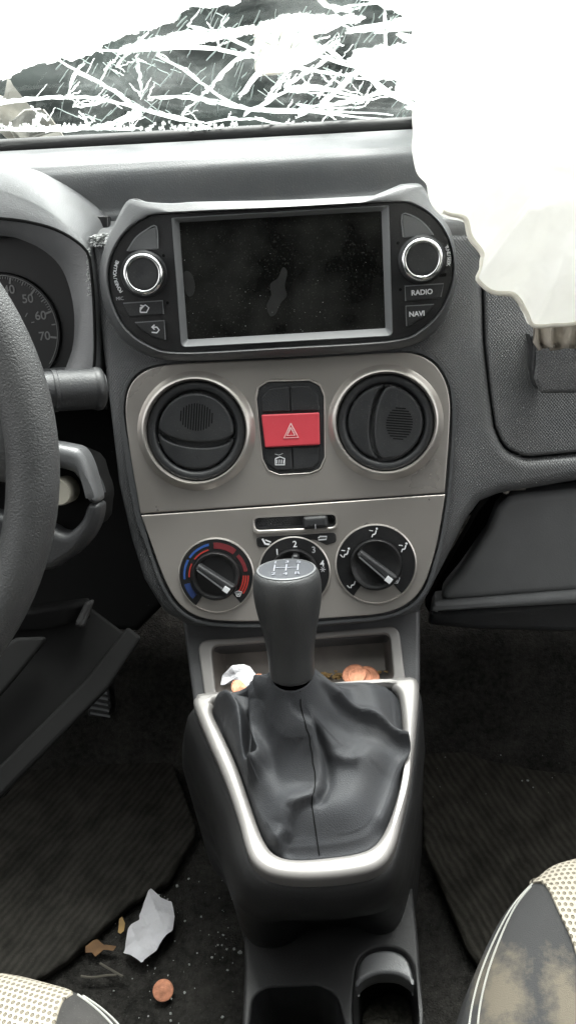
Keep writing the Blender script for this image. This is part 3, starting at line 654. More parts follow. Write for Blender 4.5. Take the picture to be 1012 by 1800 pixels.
obj('gear_housing', loft([body_ring(-.009, -.004, -.004, -.004, -.004), body_ring(-.0095, .0006, .0004, .0006, 0), body_ring(-.012, .004, .002, .003, .0), body_ring(-.020, .009, .003, .005, .001), body_ring(-.038, .015, .004, .005, .002),
    body_ring(-.062, .021, .005, .001, .003), body_ring(-.078, .024, .006, -.008, .003), body_ring(-.090, .025, .005, -.022, .003), body_ring(-.26, .03, .006, -.03, .003)]), M['console'], con, sharp=180)
TZ = FLOOR+.16
H_ = Frame(V((G0.x, .3, TZ)), X, V((0, 1, 0)))
tun = [(425, 1560), (724, 1560), (733, 1640), (745, 1800), (760, 2000), (420, 2000), (425, 1800), (430, 1700)]
cupR = H_.ab(678, 1725); cr = .028
cup_r = [(cupR[0]+cr*math.cos(2*math.pi*i/48), cupR[1]-.004+cr*1.25*math.sin(2*math.pi*i/48)) for i in range(48)]
cup_r = catmull(H_.L([(624, 1722), (634, 1685), (660, 1668), (695, 1668), (718, 1685), (728, 1722), (733, 1800), (700, 1860), (650, 1860), (622, 1800)]), True, 6)
cup_l = fillet(H_.L([(440, 1800), (446, 1752), (470, 1738), (560, 1734), (590, 1750), (604, 1800), (604, 1860), (440, 1860)]), .012)
obj('rear_tray', slab(H_, H_.L(tun), -.13, 0, .003, holes=[cup_r, cup_l]), M['console'], con)
for cu_, m_ in ((cup_r, 'console'), (cup_l, 'blackmatte')):
    q = [V((a, b)) for a, b in cu_]; c0 = sum(q, V((0, 0)))/len(q)
    obj('cup_holder', loft([[H_.P(*p, .001) for p in q], [H_.P(*(c0+(p-c0)*.97), -.004) for p in q], [H_.P(*(c0+(p-c0)*.88), -.06) for p in q]], True, False, True), M[m_], con)
# back lip of the right cup holder, its light put into paler plastic
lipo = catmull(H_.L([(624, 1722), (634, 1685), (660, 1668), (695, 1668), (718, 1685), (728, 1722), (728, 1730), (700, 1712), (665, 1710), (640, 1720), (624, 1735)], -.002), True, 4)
obj('lit_cup_lip', slab(H_, lipo, -.02, -.003, .003), M['dashlight'], con)
# fluff in the holders
def fluff(name, c, rx, ry, label):
    bm = []
    for i in range(70):
        a = random.uniform(0, 6.28); r = random.random()**.5; p = V((c.x+rx*r*math.cos(a), c.y+ry*r*math.sin(a), c.z+random.uniform(0, .006)))
        d = V((random.uniform(-1, 1), random.uniform(-1, 1), random.uniform(-.1, .5)))*.005
        bm.append(tube([p-d, p+V((random.uniform(-.002, .002),)*3), p+d], .0004, 5))
    bm.append(revolve(Frame(c, X, V((0, 1, 0))), (0, 0), [(rx, 0), (rx*.8, .003), (rx*.4, .0035), (.0001, .003)], 20))
    o = obj(name, join(*bm), mat('lint', (.09, .085, .07), .95, noise_amt=.5, noise_scale=300), None); tag(o, label, 'dirt', None, 'stuff')
ca = H_.P(*H_.ab(690, 1790, -.045), -.058); fluff('lint_dirt', ca, .024, .02, 'grey lint and dirt caked in the bottom of the right cup holder')
ca = H_.P(*H_.ab(525, 1795, -.05), -.058); fluff('lint_dirt', ca, .028, .012, 'grey lint and dirt in the bottom of the left console tray')

# ================================================================== GEAR LEVER
kb0 = at_y(513, 1186, G0.y-.045); kt0 = at_d(503, 1003, .575)
AX = (kt0-kb0).normalized(); KF_u = (X - AX*X.dot(AX)).normalized()
K = Frame(kb0, KF_u, AX.cross(KF_u)); 
KL = (kt0-kb0).length
gl = thing('gear_lever', kb0-V((0, 0, .06)), 'black gear lever with six position shift pattern knob and wrinkled leather boot', 'gear lever')
pr = [(38, -.01), (38, .0), (39.5, .02), (40, .12), (41.5, .24), (46, .4), (53, .58), (58, .74), (59, .86), (57, .95), (54.5, .985), (52, 1.0)]
kp = catmull([(r*.59/1500, t*KL) for r, t in pr], False, 3)
kob = obj('knob', revolve(K, (0, 0), [(r, h) for r, h in kp]+[(.047*.42, KL+.0005), (.0001, KL+.0005)], 64), M['knob'], gl, sharp=60)
tr_ = 49*.575/1500
obj('knob_rim', revolve(K, (0, 0), [(tr_*1.07, KL-.0005), (tr_*1.06, KL+.0012), (tr_*1.0, KL+.0016), (tr_*.98, KL+.0008)], 64, False), M['frame'], kob)
tp = obj('knob_top', revolve(K, (0, 0), [(tr_*.99, KL), (tr_*.98, KL+.0010), (tr_*.6, KL+.0016), (.0001, KL+.0018)], 64), M['knobtop'], kob)
KT = Frame(K.P(0, 0, KL+.0018), K.u, K.v)
sp = []
def kst(pts, w=.0008): sp.append(stroke(KT, [(x*tr_, y*tr_) for x, y in pts], w, .0002, px=False))
for x in (-.42, 0, .42): kst([(x, .32), (x, -.32)])
kst([(-.42, 0), (.42, 0)])
for s, x, y in (('1', -.42, .56), ('3', 0, .6), ('5', .42, .56), ('2', -.42, -.56), ('4', 0, -.6), ('R', .42, -.56)):
    tb = text(KT, s, 506, 900, .0068, .0002); a0, b0_ = KT.ab(506, 900, .0002); tb.transform(Matrix.Translation(KT.P(x*tr_, y*tr_, 0)-KT.P(a0, b0_, 0))); sp.append(tb)
obj('shift_pattern', join(*sp), mat('shift_print', (.24, .25, .28), .5), tp)
# boot
ct = kb0; 
def gab(p): q = p-G.O; return V((q.dot(G.u), q.dot(G.v))), q.dot(G.n)
cab, ch = gab(ct)
outer = [V(p) for p in resample([V(p) for p in catmull(G.L(inn_px, -.002), True, 4)], 240)]
ccen = V((cab.x, cab.y))
foot = V(G.ab(527, 1300, 0))
col_r = .0152
def ang_of(p): d = p-foot; return math.atan2(d.y, d.x)
def base_h(t): # t 0 at the rim, 1 at the collar
    return -.003 + (ch+.003)*(max(0, t)**2.0)
def base_pt(j, t):
    o = outer[j]; a = ang_of(o); cpt = ccen+V((math.cos(a), math.sin(a)))*col_r
    w = t; q = o.lerp(cpt, w**.9); return q
def proj(p):
    d = p-EYE; z = d.dot(fw); return (506+FPX*d.dot(rt)/z, 900-FPX*d.dot(up)/z)
NT = 110
grid = []; 
for i in range(NT+1):
    t = i/NT; grid.append([[base_pt(j, t), base_h(t)] for j in range(240)])
# precompute where the undisturbed cloth lies so folds can be measured from the photograph
flat = [(proj(G.P(q.x, q.y, h)), i, j) for i, row in enumerate(grid) for j, (q, h) in enumerate(row)]
FPROJ = np.array([f[0] for f in flat]); FQ = np.array([[*grid[i][j][0]] for _, i, j in flat])
def locate(px, py):
    k = np.argmin((FPROJ[:, 0]-px)**2 + (FPROJ[:, 1]-py)**2); return FQ[k]
# folds: polyline (photo), amplitude mm (+ ridge, - valley), width px, optional one-sided
folds = [   # polyline down the photo, height mm, width on its image-left side, width on its image-right side
 ([(388, 1246), (412, 1252), (425, 1275), (428, 1310), (434, 1345), (447, 1370)], 12, 15, 5),
 ([(470, 1195), (450, 1240), (447, 1262), (451, 1300), (460, 1345), (452, 1368)], 15, 5, 20),
 ([(437, 1265), (440, 1300), (443, 1348)], -13, 9, 9),
 ([(487, 1190), (512, 1250), (542, 1273), (555, 1307), (567, 1370), (566, 1397), (551, 1420), (520, 1442), (506, 1477), (492, 1492)], 9, 24, 4.5),
 ([(558, 1290), (574, 1340), (577, 1375), (562, 1415)], -6, 7, 11),
 ([(549, 1262), (574, 1300), (590, 1335), (628, 1358)], 4, 8, 10),
 ([(608, 1328), (640, 1352)], 7, 24, 30),
 ([(566, 1200), (594, 1235), (628, 1265), (670, 1295), (695, 1318), (719, 1329)], 13, 7, 15),
 ([(590, 1275), (640, 1306), (690, 1338)], -4, 14, 14),
 ([(722, 1326), (706, 1384), (678, 1450)], 7, 16, 8),
 ([(440, 1450), (470, 1480), (500, 1500)], 3, 12, 12),
 ([(512, 1450), (508, 1500)], -4, 7, 9),
 ([(495, 1300), (505, 1360)], 4, 30, 30),
 ([(400, 1290), (440, 1400), (470, 1460)], 5, 10, 16),
]
def signed(P, q):
    best = np.full(len(P), 9.); sg = np.ones(len(P))
    for a, b in zip(q[:-1], q[1:]):
        d = seg_d(P, a, b); ab = b-a; cr_ = ab[0]*(P[:, 1]-a[1])-ab[1]*(P[:, 0]-a[0]); m = d < best
        best[m] = d[m]; sg[m] = np.sign(cr_[m])
    return best, sg
def seg_d(P, a, b):
    ab = b-a; t = np.clip(((P-a)@ab)/(ab@ab+1e-12), 0, 1); return np.linalg.norm(P-(a+t[:, None]*ab), axis=1)
Q = FQ.copy(); D = np.zeros(len(Q))
for pts, amp, wl, wr_ in folds:
    q = np.array([locate(*p) for p in catmull(pts, False, 3)]); q = q[np.r_[True, np.linalg.norm(np.diff(q, axis=0), axis=1) > 1e-6]]
    d, sg = signed(Q, q)
    ww = np.where(sg > 0, wr_, wl)*.00043
    D += amp*mm*np.exp(-(d/ww)**2)
TT = np.array([i/NT for _, i, j in flat])
win = np.clip(TT/.035, 0, 1)*np.clip((1-TT)/.22, 0, 1)**1.2
# puff up near the rim
puff = .016*np.exp(-((TT-.27)/.2)**2)*np.clip(TT/.06, 0, 1)
rows = []; peak = V(G.ab(704, 1330, 0))
idx = 0
for i in range(NT+1):
    row = []
    for j in range(240):
        q, h = grid[i][j]; t = i/NT; a = ang_of(outer[j])
        dd = D[idx]*win[idx]; pf = puff[idx]
        outd = V((math.cos(a), math.sin(a)))
        k = max(0, (t-.35))/.65          # on the steep cone folds push sideways
        wr = .0012*math.sin(a*5+t*6)*math.sin(math.pi*min(1, t*1.2))*(t > .1)
        p = G.P(q.x+outd.x*(dd*k*.7+wr), q.y+outd.y*(dd*k*.7+wr), h+dd*(1-.6*k)+pf)
        pk = math.exp(-((q-peak).length/.012)**2)*min(1, t/.03)
        p = p + G.u*.0085*pk + G.n*.008*pk
        row.append(p); idx += 1
    rows.append(row)
# drop inside rim + collar tuck
rows = [[p-G.n*.012 for p in rows[0]]] + rows + [[kb0+(p-kb0)*.98+AX*.0015 for p in rows[-1]]]+[[kb0+(p-kb0)*.85-AX*.002 for p in rows[-1]]]
# loosen: right peak pushed out over the surround
boot = obj('boot', loft(rows), M['leather'], gl, sharp=180)
# seam down the front of the boot
sm = []
for px, py in catmull([(527, 1215), (530, 1250), (540, 1290), (548, 1330), (556, 1400), (551, 1440), (556, 1470), (562, 1505)], False, 4):
    k = int(np.argmin((FPROJ[:, 0]-px)**2+(FPROJ[:, 1]-py)**2)); i, j = flat[k][1], flat[k][2]; sm.append(rows[i+1][j]+G.n*.0002)
obj('seam', tube(sm, .00042, 6), M['void'], boot)

# ================================================================== STEERING
wc = at_d(-482, 830, .58)
W = Frame(wc, V((1, 0.10, 0)), tilt(24))
sw = thing('steering_wheel', W.P(0, -.18, 0), 'dark grey grained steering wheel rim with broad spoke at the left edge', 'steering wheel')
WR = .1745; N1 = 120
rings = []
for i in range(N1):
    a = 2*math.pi*i/N1; e = V((math.cos(a), math.sin(a))); rg_ = []
    near = math.exp(-((math.degrees(a)+180) % 360-180-8)**2/(2*26**2)) + math.exp(-((math.degrees(a)) % 360-172)**2/(2*26**2))
    for k in range(20):
        b = 2*math.pi*k/20; rr = .0143*math.cos(b); hh = .0142*math.sin(b)
        if rr < 0: rr *= 1+.15*near
        rg_.append(W.P(*(e*(WR+rr)), hh))
    rings.append(rg_)
rings.append(rings[0]); bmw = loft(rings); bmesh.ops.remove_doubles(bmw, verts=bmw.verts, dist=1e-6)
obj('rim', bmw, M['wheel'], sw, sharp=60)
def spoke(sgn):
    secs = []
    for r, y0, y1, th in ((.172, -.030, .062, .010), (.160, -.026, .055, .012), (.145, -.022, .048, .013), (.12, -.02, .044, .015), (.09, -.025, .045, .020), (.06, -.03, .045, .026), (.03, -.035, .045, .03)):
        sec = []
        for k in range(24):
            b = 2*math.pi*k/24; yy = (y0+y1)/2+(y1-y0)/2*math.copysign(abs(math.cos(b))**.8, math.cos(b)); hh = th*math.copysign(abs(math.sin(b))**.8, math.sin(b))*.8
            sec.append(W.P(sgn*r, yy, hh-.002))
        secs.append(sec)
    return loft(secs, True, True, True)
obj('spoke', spoke(1), M['wheel'], sw, sharp=60); obj('spoke', spoke(-1), M['wheel'], sw, sharp=60)
obj('hub_cover', revolve(W, (0, 0), [(.075, -.03), (.075, .01), (.068, .026), (.05, .034), (.02, .037), (.0001, .0375)], 48), M['wheel'], sw)

# wiper stalk
st0 = at_d(40, 690, .615); st1 = at_d(181, 683, .625)
ax = (st1-st0).normalized(); ln = (st1-st0).length
su = V((0, 0, 1)); su = (su-ax*su.dot(ax)).normalized(); SF = Frame(st0, su, ax.cross(su))
SF = Frame(st0, ax.cross(su) * -1, su)
if SF.n.dot(ax) < 0: SF = Frame(st0, su, SF.u)
stk = thing('wiper_stalk', st0, 'stubby dark grey wiper stalk poking out right of the steering wheel', 'control stalk')
rs = .0142
obj('grip', revolve(SF, (0, 0), [(rs*.9, 0), (rs*.97, ln*.4), (rs, ln*.45), (rs, ln*.86), (rs*1.04, ln*.88), (rs*1.08, ln*.92), (rs*1.04, ln*.97), (rs*.92, ln), (rs*.75, ln*1.01)], 40), M['blackmatte'], stk)
obj('collar_ring', revolve(SF, (0, 0), [(rs*1.0, ln*.36), (rs*1.03, ln*.37), (rs*1.03, ln*.41), (rs*.99, ln*.42)], 40, False), M['blackmatte'], stk)
obj('end_button', revolve(SF, (0, 0), [(rs*.8, ln*.98), (rs*.78, ln*1.02), (rs*.6, ln*1.035), (.0001, ln*1.04)], 32), M['blackmatte'], stk)
# column shroud with ignition barrel
CS = Frame(at_d(110, 870, .6), V((1, -.1, 0)), tilt(25))
cs = thing('column_shroud', CS.P(0, -.07, -.02), 'two piece grey steering column shroud around the ignition lock', 'steering column cover')
us = [(-100, 780), (60, 778), (118, 783), (140, 790), (153, 812), (162, 845), (168, 880), (152, 882), (146, 862), (134, 840), (118, 828), (60, 822), (-100, 822)]
obj('upper_shell', slab(CS, catmull(CS.L(us), True, 4), -.022, 0, .007, res=5), M['housing'], cs)
ls = [(-100, 905), (60, 925), (100, 940), (118, 936), (138, 915), (150, 888), (169, 887), (167, 912), (156, 940), (135, 968), (105, 992), (60, 1010), (-100, 1010)]
obj('lower_shell', slab(CS, catmull(CS.L(ls), True, 4), -.022, -.002, .006, res=5), M['blackmatte'], cs)
obj('shroud_core', slab(CS, catmull(CS.L([(-100, 800), (110, 800), (150, 850), (155, 900), (120, 950), (-100, 990)]), True, 4), -.05, -.02, .003), M['void'], cs)
ig = CS.ab(98, 868, .0)
obj('ignition_lock', revolve(CS, ig, [(.0095, -.035), (.0095, -.006), (.0085, -.004), (.0001, -.004)], 32), M['key'], cs)

# ================================================================== GLOVEBOX
gbz = STK.P(*STK.ab(900, 900, -.03), -.03)
GB = Frame(gbz, V((1, -.16, 0)), tilt(20))
gb = thing('glove_box', GB.P(.1, -.12, -.05), 'dark grey glove box with rounded lid below the passenger side dashboard', 'glove box')
lidg = [(1350, 815), (1012, 856), (930, 868), (893, 876), (872, 895), (852, 940), (800, 1010), (752, 1066), (1012, 1034), (1350, 985)]
obj('lid', slab(GB, fillet(GB.L(lidg, .0), [.02, .0, .0, .012, .012, .012, .0, .014, 0, .01]), -.03, 0, .007, res=6), M['glove'], gb)
obj('lower_ridge', slab(GB, fillet(GB.L([(1350, 985), (1012, 1034), (752, 1068), (742, 1086), (1012, 1058), (1350, 1020)], .004), .003), -.03, .004, .006, res=5), M['glove'], gb)
obj('underside', slab(GB, fillet(GB.L([(1350, 1010), (1012, 1050), (745, 1083), (738, 1108), (820, 1112), (1012, 1108), (1350, 1080)], -.012), .004), -.08, -.012, .006), M['blackmatte'], gb)
obj('hinge_gap', slab(GB, GB.L([(1350, 780), (1012, 835), (880, 855), (840, 900), (735, 1070), (745, 1090), (880, 1000), (1012, 900), (1350, 880)], -.035), -.06, -.035, 0), M['void'], gb)
obj('latch_pin', join(tube([GB.P(*GB.ab(888, 860, -.01), -.01), GB.P(*GB.ab(925, 857, -.01), -.01)], .0016, 8), slab(GB, circle(GB.ab(890, 861, -.01), .003, 16), -.012, -.006, .001)), M['ring'], gb)

# ================================================================== LOWER LEFT: kick panel beams, pedal
kp_ = thing('knee_panel', at_z(40, 1300, .6), 'black under dash knee panel hanging at an angle over the driver footwell', 'knee panel')
def bar3(pts, w, name, m, par, th=.02):
    return obj(name, tube([at_d(*p) for p in pts], w, 10), M[m], par, sharp=60)
def plate(px, name, m, par, ds, th):
    pts = [at_d(p[0], p[1], d) for p, d in zip(px, ds)]
    nn = (pts[1]-pts[0]).cross(pts[2]-pts[0]).normalized()
    if nn.dot(EYE-pts[0]) < 0: nn = -nn
    u = (pts[1]-pts[0]).normalized(); Fp = Frame(pts[0], u, nn.cross(u))
    return obj(name, slab(Fp, fillet(Fp.L(px), .003), -th, 0, .003), M[m], par)
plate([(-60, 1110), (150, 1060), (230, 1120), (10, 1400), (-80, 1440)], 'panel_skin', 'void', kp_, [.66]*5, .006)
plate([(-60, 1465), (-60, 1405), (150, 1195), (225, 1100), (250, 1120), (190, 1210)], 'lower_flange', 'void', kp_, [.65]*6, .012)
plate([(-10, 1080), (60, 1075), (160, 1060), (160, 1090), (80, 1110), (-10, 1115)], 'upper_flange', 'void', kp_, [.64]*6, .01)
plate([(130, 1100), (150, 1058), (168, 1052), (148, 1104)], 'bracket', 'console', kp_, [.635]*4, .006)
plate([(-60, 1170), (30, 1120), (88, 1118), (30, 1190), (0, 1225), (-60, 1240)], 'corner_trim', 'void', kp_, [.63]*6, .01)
pdz = at_z(170, 1232, .46); PF = Frame(pdz, V((1, -.2, 0)), tilt(35))
pd = thing('brake_pedal', pdz, 'ribbed black rubber brake pedal deep in the driver footwell', 'pedal')
obj('pedal_pad', slab(PF, fillet(PF.L([(150, 1262), (158, 1225), (186, 1200), (195, 1208), (196, 1240), (188, 1258)]), .004), -.012, 0, .002), M['console'], pd)
obj('pad_rib', join(*[stroke(PF, [(158, 1254-10*i), (192, 1256-10*i)], .0025, .0, .002) for i in range(5)]), M['frame'], pd)
obj('pedal_arm', tube([PF.P(0, .02, -.008), PF.P(0, .1, -.03), PF.P(0, .2, -.02)], .006, 8), M['console'], pd)

# ================================================================== FLOOR
fl_bm = bmesh.new(); bmesh.ops.create_grid(fl_bm, x_segments=160, y_segments=160, size=.5)
for v in fl_bm.verts:
    x, y = v.co.x*1.5, v.co.y*1.6+.25
    z = FLOOR + .004*mn.noise(V((x*9, y*9, 0))) + .0015*mn.noise(V((x*60, y*60, 3)))
    if y > .62: z += min(.35, (y-.62)*.9)            # toe board rises
    v.co = (x, y, z)
fo = obj('floor', fl_bm, M['carpet'], None, sharp=180); tag(fo, kind='structure')
def floor_mat(px, m, label, thick=.012, z=FLOOR+.004):
    FF = Frame(V((0, .3, z)), X, V((0, 1, 0)))
    o = obj('floor_mat', slab(FF, fillet(FF.L(px), .02), 0, thick, .004), M[m], None); tag(o, label, 'floor mat', 'ribbed floor mats'); return o
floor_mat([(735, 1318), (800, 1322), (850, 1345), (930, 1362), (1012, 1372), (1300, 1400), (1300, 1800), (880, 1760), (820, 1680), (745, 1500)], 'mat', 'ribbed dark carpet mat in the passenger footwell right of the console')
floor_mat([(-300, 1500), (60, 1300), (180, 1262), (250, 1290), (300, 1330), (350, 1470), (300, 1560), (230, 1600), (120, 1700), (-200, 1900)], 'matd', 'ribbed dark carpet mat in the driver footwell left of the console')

# ================================================================== SEATS
def seat(curves, split, name_label, N=90, invert=False):
    """curves: list of (photo polyline, z); split index = first curve of the cream panel"""
    rs_ = []
    for px, z in curves:
        q = catmull([tuple(at_z(*p, z)) for p in px], False, 10); rs_.append([V(p) for p in resample([V(p) for p in q], N, False)])
    t = thing('front_seat', rs_[-1][N//2]-V((0, 0, .2)), name_label, 'car seat', 'front seats')
    # densify between rings smoothly
    def dens(rr, k=5):
        out = []
        for j in range(N): 
            col = catmull([tuple(r[j]) for r in rr], False, k); out.append([V(c) for c in col])
        return [list(x) for x in zip(*out)]
    g1 = dens(rs_[:split+1]); obj('side_bolster', loft(g1, False), M['seat'], t, sharp=180)
    g2 = dens(rs_[split:]); g2[0] = [p+V((0, 0, .0006)) for p in g2[0]]; obj('center_panel', loft(g2, False), M['mesh'], t, sharp=180)
    # stitching: short dashes lying on the bolster
    for si in (2, 3):
        r = resample(rs_[si], 220, False); segs = []
        for i in range(0, 219, 2):
            a, b = r[i], r[i+1]; segs.append(tube([a+V((0, 0, .0002)), a.lerp(b, .5)+V((0, 0, .0011)), b.lerp(a, .1)+V((0, 0, .0002))], .00055, 5))
        obj('stitching', join(*segs), M['thread'], t)
    return t
SZ = .69
seat([([(1320, 1440), (1012, 1470), (940, 1500), (885, 1560), (838, 1650), (806, 1740), (790, 1830), (790, 1950)], SZ-.16),
      ([(1320, 1440), (1012, 1478), (947, 1505), (892, 1564), (843, 1654), (812, 1742), (800, 1830), (798, 1950)], SZ-.03),
      ([(1320, 1446), (1012, 1487), (950, 1512), (900, 1567), (856, 1656), (828, 1744), (818, 1830), (814, 1950)], SZ-.012),
      ([(1320, 1450), (1012, 1492), (955, 1517), (909, 1572), (868, 1660), (842, 1748), (834, 1830), (830, 1950)], SZ-.006),
      ([(1320, 1460), (1012, 1510), (965, 1530), (930, 1570), (895, 1660), (870, 1750), (870, 1830), (866, 1950)], SZ-.001),
      ([(1320, 1480), (1090, 1490), (938, 1514), (955, 1545), (978, 1600), (1000, 1660), (1030, 1730), (1060, 1800)], SZ+.004),
      ([(1320, 1500), (1190, 1500), (1100, 1520), (1080, 1550), (1090, 1600), (1110, 1660), (1130, 1730), (1160, 1800)], SZ+.006),
      ([(1400, 1500), (1390, 1500), (1380, 1520), (1380, 1550), (1390, 1600), (1410, 1660), (1430, 1730), (1460, 1800)], SZ)], 5,
     'passenger seat cushion, dark grey with cream mesh centre and sandy stain, at lower right') if False else None
# seat cushions as height fields over a real plan outline
def cushion(F, edge_px, panel_px, label, stain=None, far=None, hb=.0):
    """edge_px: closed plan outline in the photo; panel_px: the curve that divides off the cream centre"""
    edge = [V(p) for p in resample([V(q) for q in catmull(F.L(edge_px), True, 6)], 260)]
    panel = [V(q) for q in catmull(F.L(panel_px), True, 8)]
    E = np.array([tuple(e) for e in edge]); E2 = np.roll(E, -1, 0)
    def hgt(P):
        P = np.asarray(P); d = np.full(len(P), 9.)
        for a, b in zip(E, E2): d = np.minimum(d, seg_d(P, a, b))
        x = np.clip(d/.05, 0, 1); return -.035*(1-np.sqrt(1-(1-x)**2)) + .008*np.clip(d/.25, 0, 1)
    t = thing('front_seat', F.P(*edge[0], -.2), label, 'car seat', 'front seats')
    c = sum(edge, V((0, 0)))/len(edge)
    def dome(poly, ns, dh):
        q = [V(p) for p in poly]; cc = sum(q, V((0, 0)))/len(q); rr = []
        for i in range(ns+1):
            s = 1-(i/ns)**1.3*.999 if i else 1
            pts = [cc+(p-cc)*s for p in q]; hs = hgt([tuple(p) for p in pts]); rr.append([F.P(p.x, p.y, float(h)+dh) for p, h in zip(pts, hs)])
        return rr
    rr = dome(edge, 46, 0)
    sides = [[p+F.n*-.25 for p in rr[0]], [p+F.n*-.10 for p in rr[0]], [p+F.n*-.03+((F.P(*c, 0)-p).normalized()*-.004) for p in rr[0]]]
    obj('side_bolster', loft(sides+rr), M['seat'] if not stain else M['seat_stained'], t, sharp=180)
    pr_ = dome(resample(panel, 200), 40, .0022)
    obj('center_panel', loft([[p-F.n*.003 for p in pr_[0]]]+pr_), M['mesh'], t, sharp=180)
    return t, edge, hgt, c
def stitches(F, t, px, hgt, off):
    r = resample([V(q) for q in catmull(F.L(px), False, 8)], 170, False)
    hs = hgt([tuple(p) for p in r]); P = [F.P(p.x, p.y, float(h)) for p, h in zip(r, hs)]; segs = []
    for i in range(0, 168, 2):
        a, b = P[i], P[i+1]; segs.append(tube([a, a.lerp(b, .5)+F.n*.0009, b.lerp(a, -.1)], .0006, 5))
    obj('stitching', join(*segs), M['thread'], t)
# stained cloth: dirt patches with their own outline
def stained():
    m = mat('seat_grey_cloth_stained', (.029, .0282, .0275), .9, bump=('noise', 1800, .0003), spec=.1); N = m.node_tree.nodes; L = m.node_tree.links; b = N['Principled BSDF']
    tc = N.new('ShaderNodeTexCoord'); nz = N.new('ShaderNodeTexNoise'); nz.inputs['Scale'].default_value = 90; nz.inputs['Detail'].default_value = 10; nz.inputs['Roughness'].default_value = .7; L.new(tc.outputs['Object'], nz.inputs['Vector'])
    fac = None
    for (c, r) in STAINS:
        d = N.new('ShaderNodeVectorMath'); d.operation = 'DISTANCE'; mp = N.new('ShaderNodeMapping'); mp.vector_type = 'POINT'
        mp.inputs['Location'].default_value = (-c.x, -c.y*.55, 0); mp.inputs['Scale'].default_value = (1, .55, 0); L.new(tc.outputs['Object'], mp.inputs['Vector']); L.new(mp.outputs[0], d.inputs[0])
        ad = N.new('ShaderNodeMath'); ad.operation = 'MULTIPLY_ADD'; L.new(nz.outputs['Fac'], ad.inputs[0]); ad.inputs[1].default_value = -.034; L.new(d.outputs['Value'], ad.inputs[2])
        mr = N.new('ShaderNodeMapRange'); mr.inputs[1].default_value = r+.002; mr.inputs[2].default_value = r-.009; L.new(ad.outputs[0], mr.inputs[0])
        if fac is None: fac = mr.outputs[0]
        else: x = N.new('ShaderNodeMath'); x.operation = 'MAXIMUM'; L.new(fac, x.inputs[0]); L.new(mr.outputs[0], x.inputs[1]); fac = x.outputs[0]
    n2 = N.new('ShaderNodeMath'); n2.operation = 'MULTIPLY'; L.new(fac, n2.inputs[0]); n2.inputs[1].default_value = .75
    mx = N.new('ShaderNodeMix'); mx.data_type = 'RGBA'; mx.inputs[6].default_value = (.034, .034, .0345, 1); mx.inputs[7].default_value = (.11, .095, .072, 1); L.new(n2.outputs[0], mx.inputs[0]); L.new(mx.outputs[2], b.inputs['Base Color']); return m
SR = Frame(V((.25, .2, .70)), X, V((0, 1, .06)))
edgeR = [(1012, 1468), (945, 1502), (890, 1560), (843, 1650), (815, 1735), (800, 1830), (810, 1960), (900, 2250), (1300, 2400), (1700, 2200), (1750, 1700), (1500, 1480), (1230, 1440)]
panR = [(938, 1505), (960, 1535), (982, 1600), (1008, 1670), (1030, 1760), (1050, 1900), (1100, 2100), (1400, 2100), (1450, 1750), (1300, 1470), (1100, 1445), (1012, 1473)]
e0 = resample([V(q) for q in catmull(SR.L(edgeR), True, 6)], 260)[0]; base = SR.P(*e0, -.2)
STAINS = [(SR.P(*SR.ab(885, 1730), 0)-base, -.003), (SR.P(*SR.ab(1000, 1770), 0)-base, -.004)]
M['seat_stained'] = stained()
tS, eS, hS, cS = cushion(SR, edgeR, panR, 'passenger seat cushion with double white stitching and sandy stains, lower right corner', stain=True)
stitches(SR, tS, [(946, 1512), (900, 1567), (857, 1655), (832, 1740), (822, 1830)], hS, 0)
stitches(SR, tS, [(938, 1526), (905, 1572), (868, 1660), (846, 1744), (838, 1830)], hS, 0)
SL = Frame(V((-.25, .2, .70)), X, V((0, 1, .06)))
edgeL = [(-60, 1672), (0, 1674), (60, 1688), (120, 1706), (165, 1735), (205, 1775), (235, 1830), (255, 1950), (150, 2300), (-400, 2400), (-700, 2200), (-700, 1800), (-400, 1680)]
panL = [(-60, 1676), (0, 1680), (60, 1692), (110, 1712), (100, 1745), (93, 1800), (80, 1900), (-100, 2200), (-400, 2200), (-600, 2000), (-600, 1800), (-350, 1690)]
tS, eS, hS, cS = cushion(SL, edgeL, panL, 'driver seat cushion with cream mesh centre and single stitched edge, lower left corner')
stitches(SL, tS, [(125, 1714), (165, 1742), (200, 1780), (225, 1830)], hS, 0)
stitches(SL, tS, [(118, 1716), (158, 1748), (191, 1786), (214, 1832)], hS, 0)

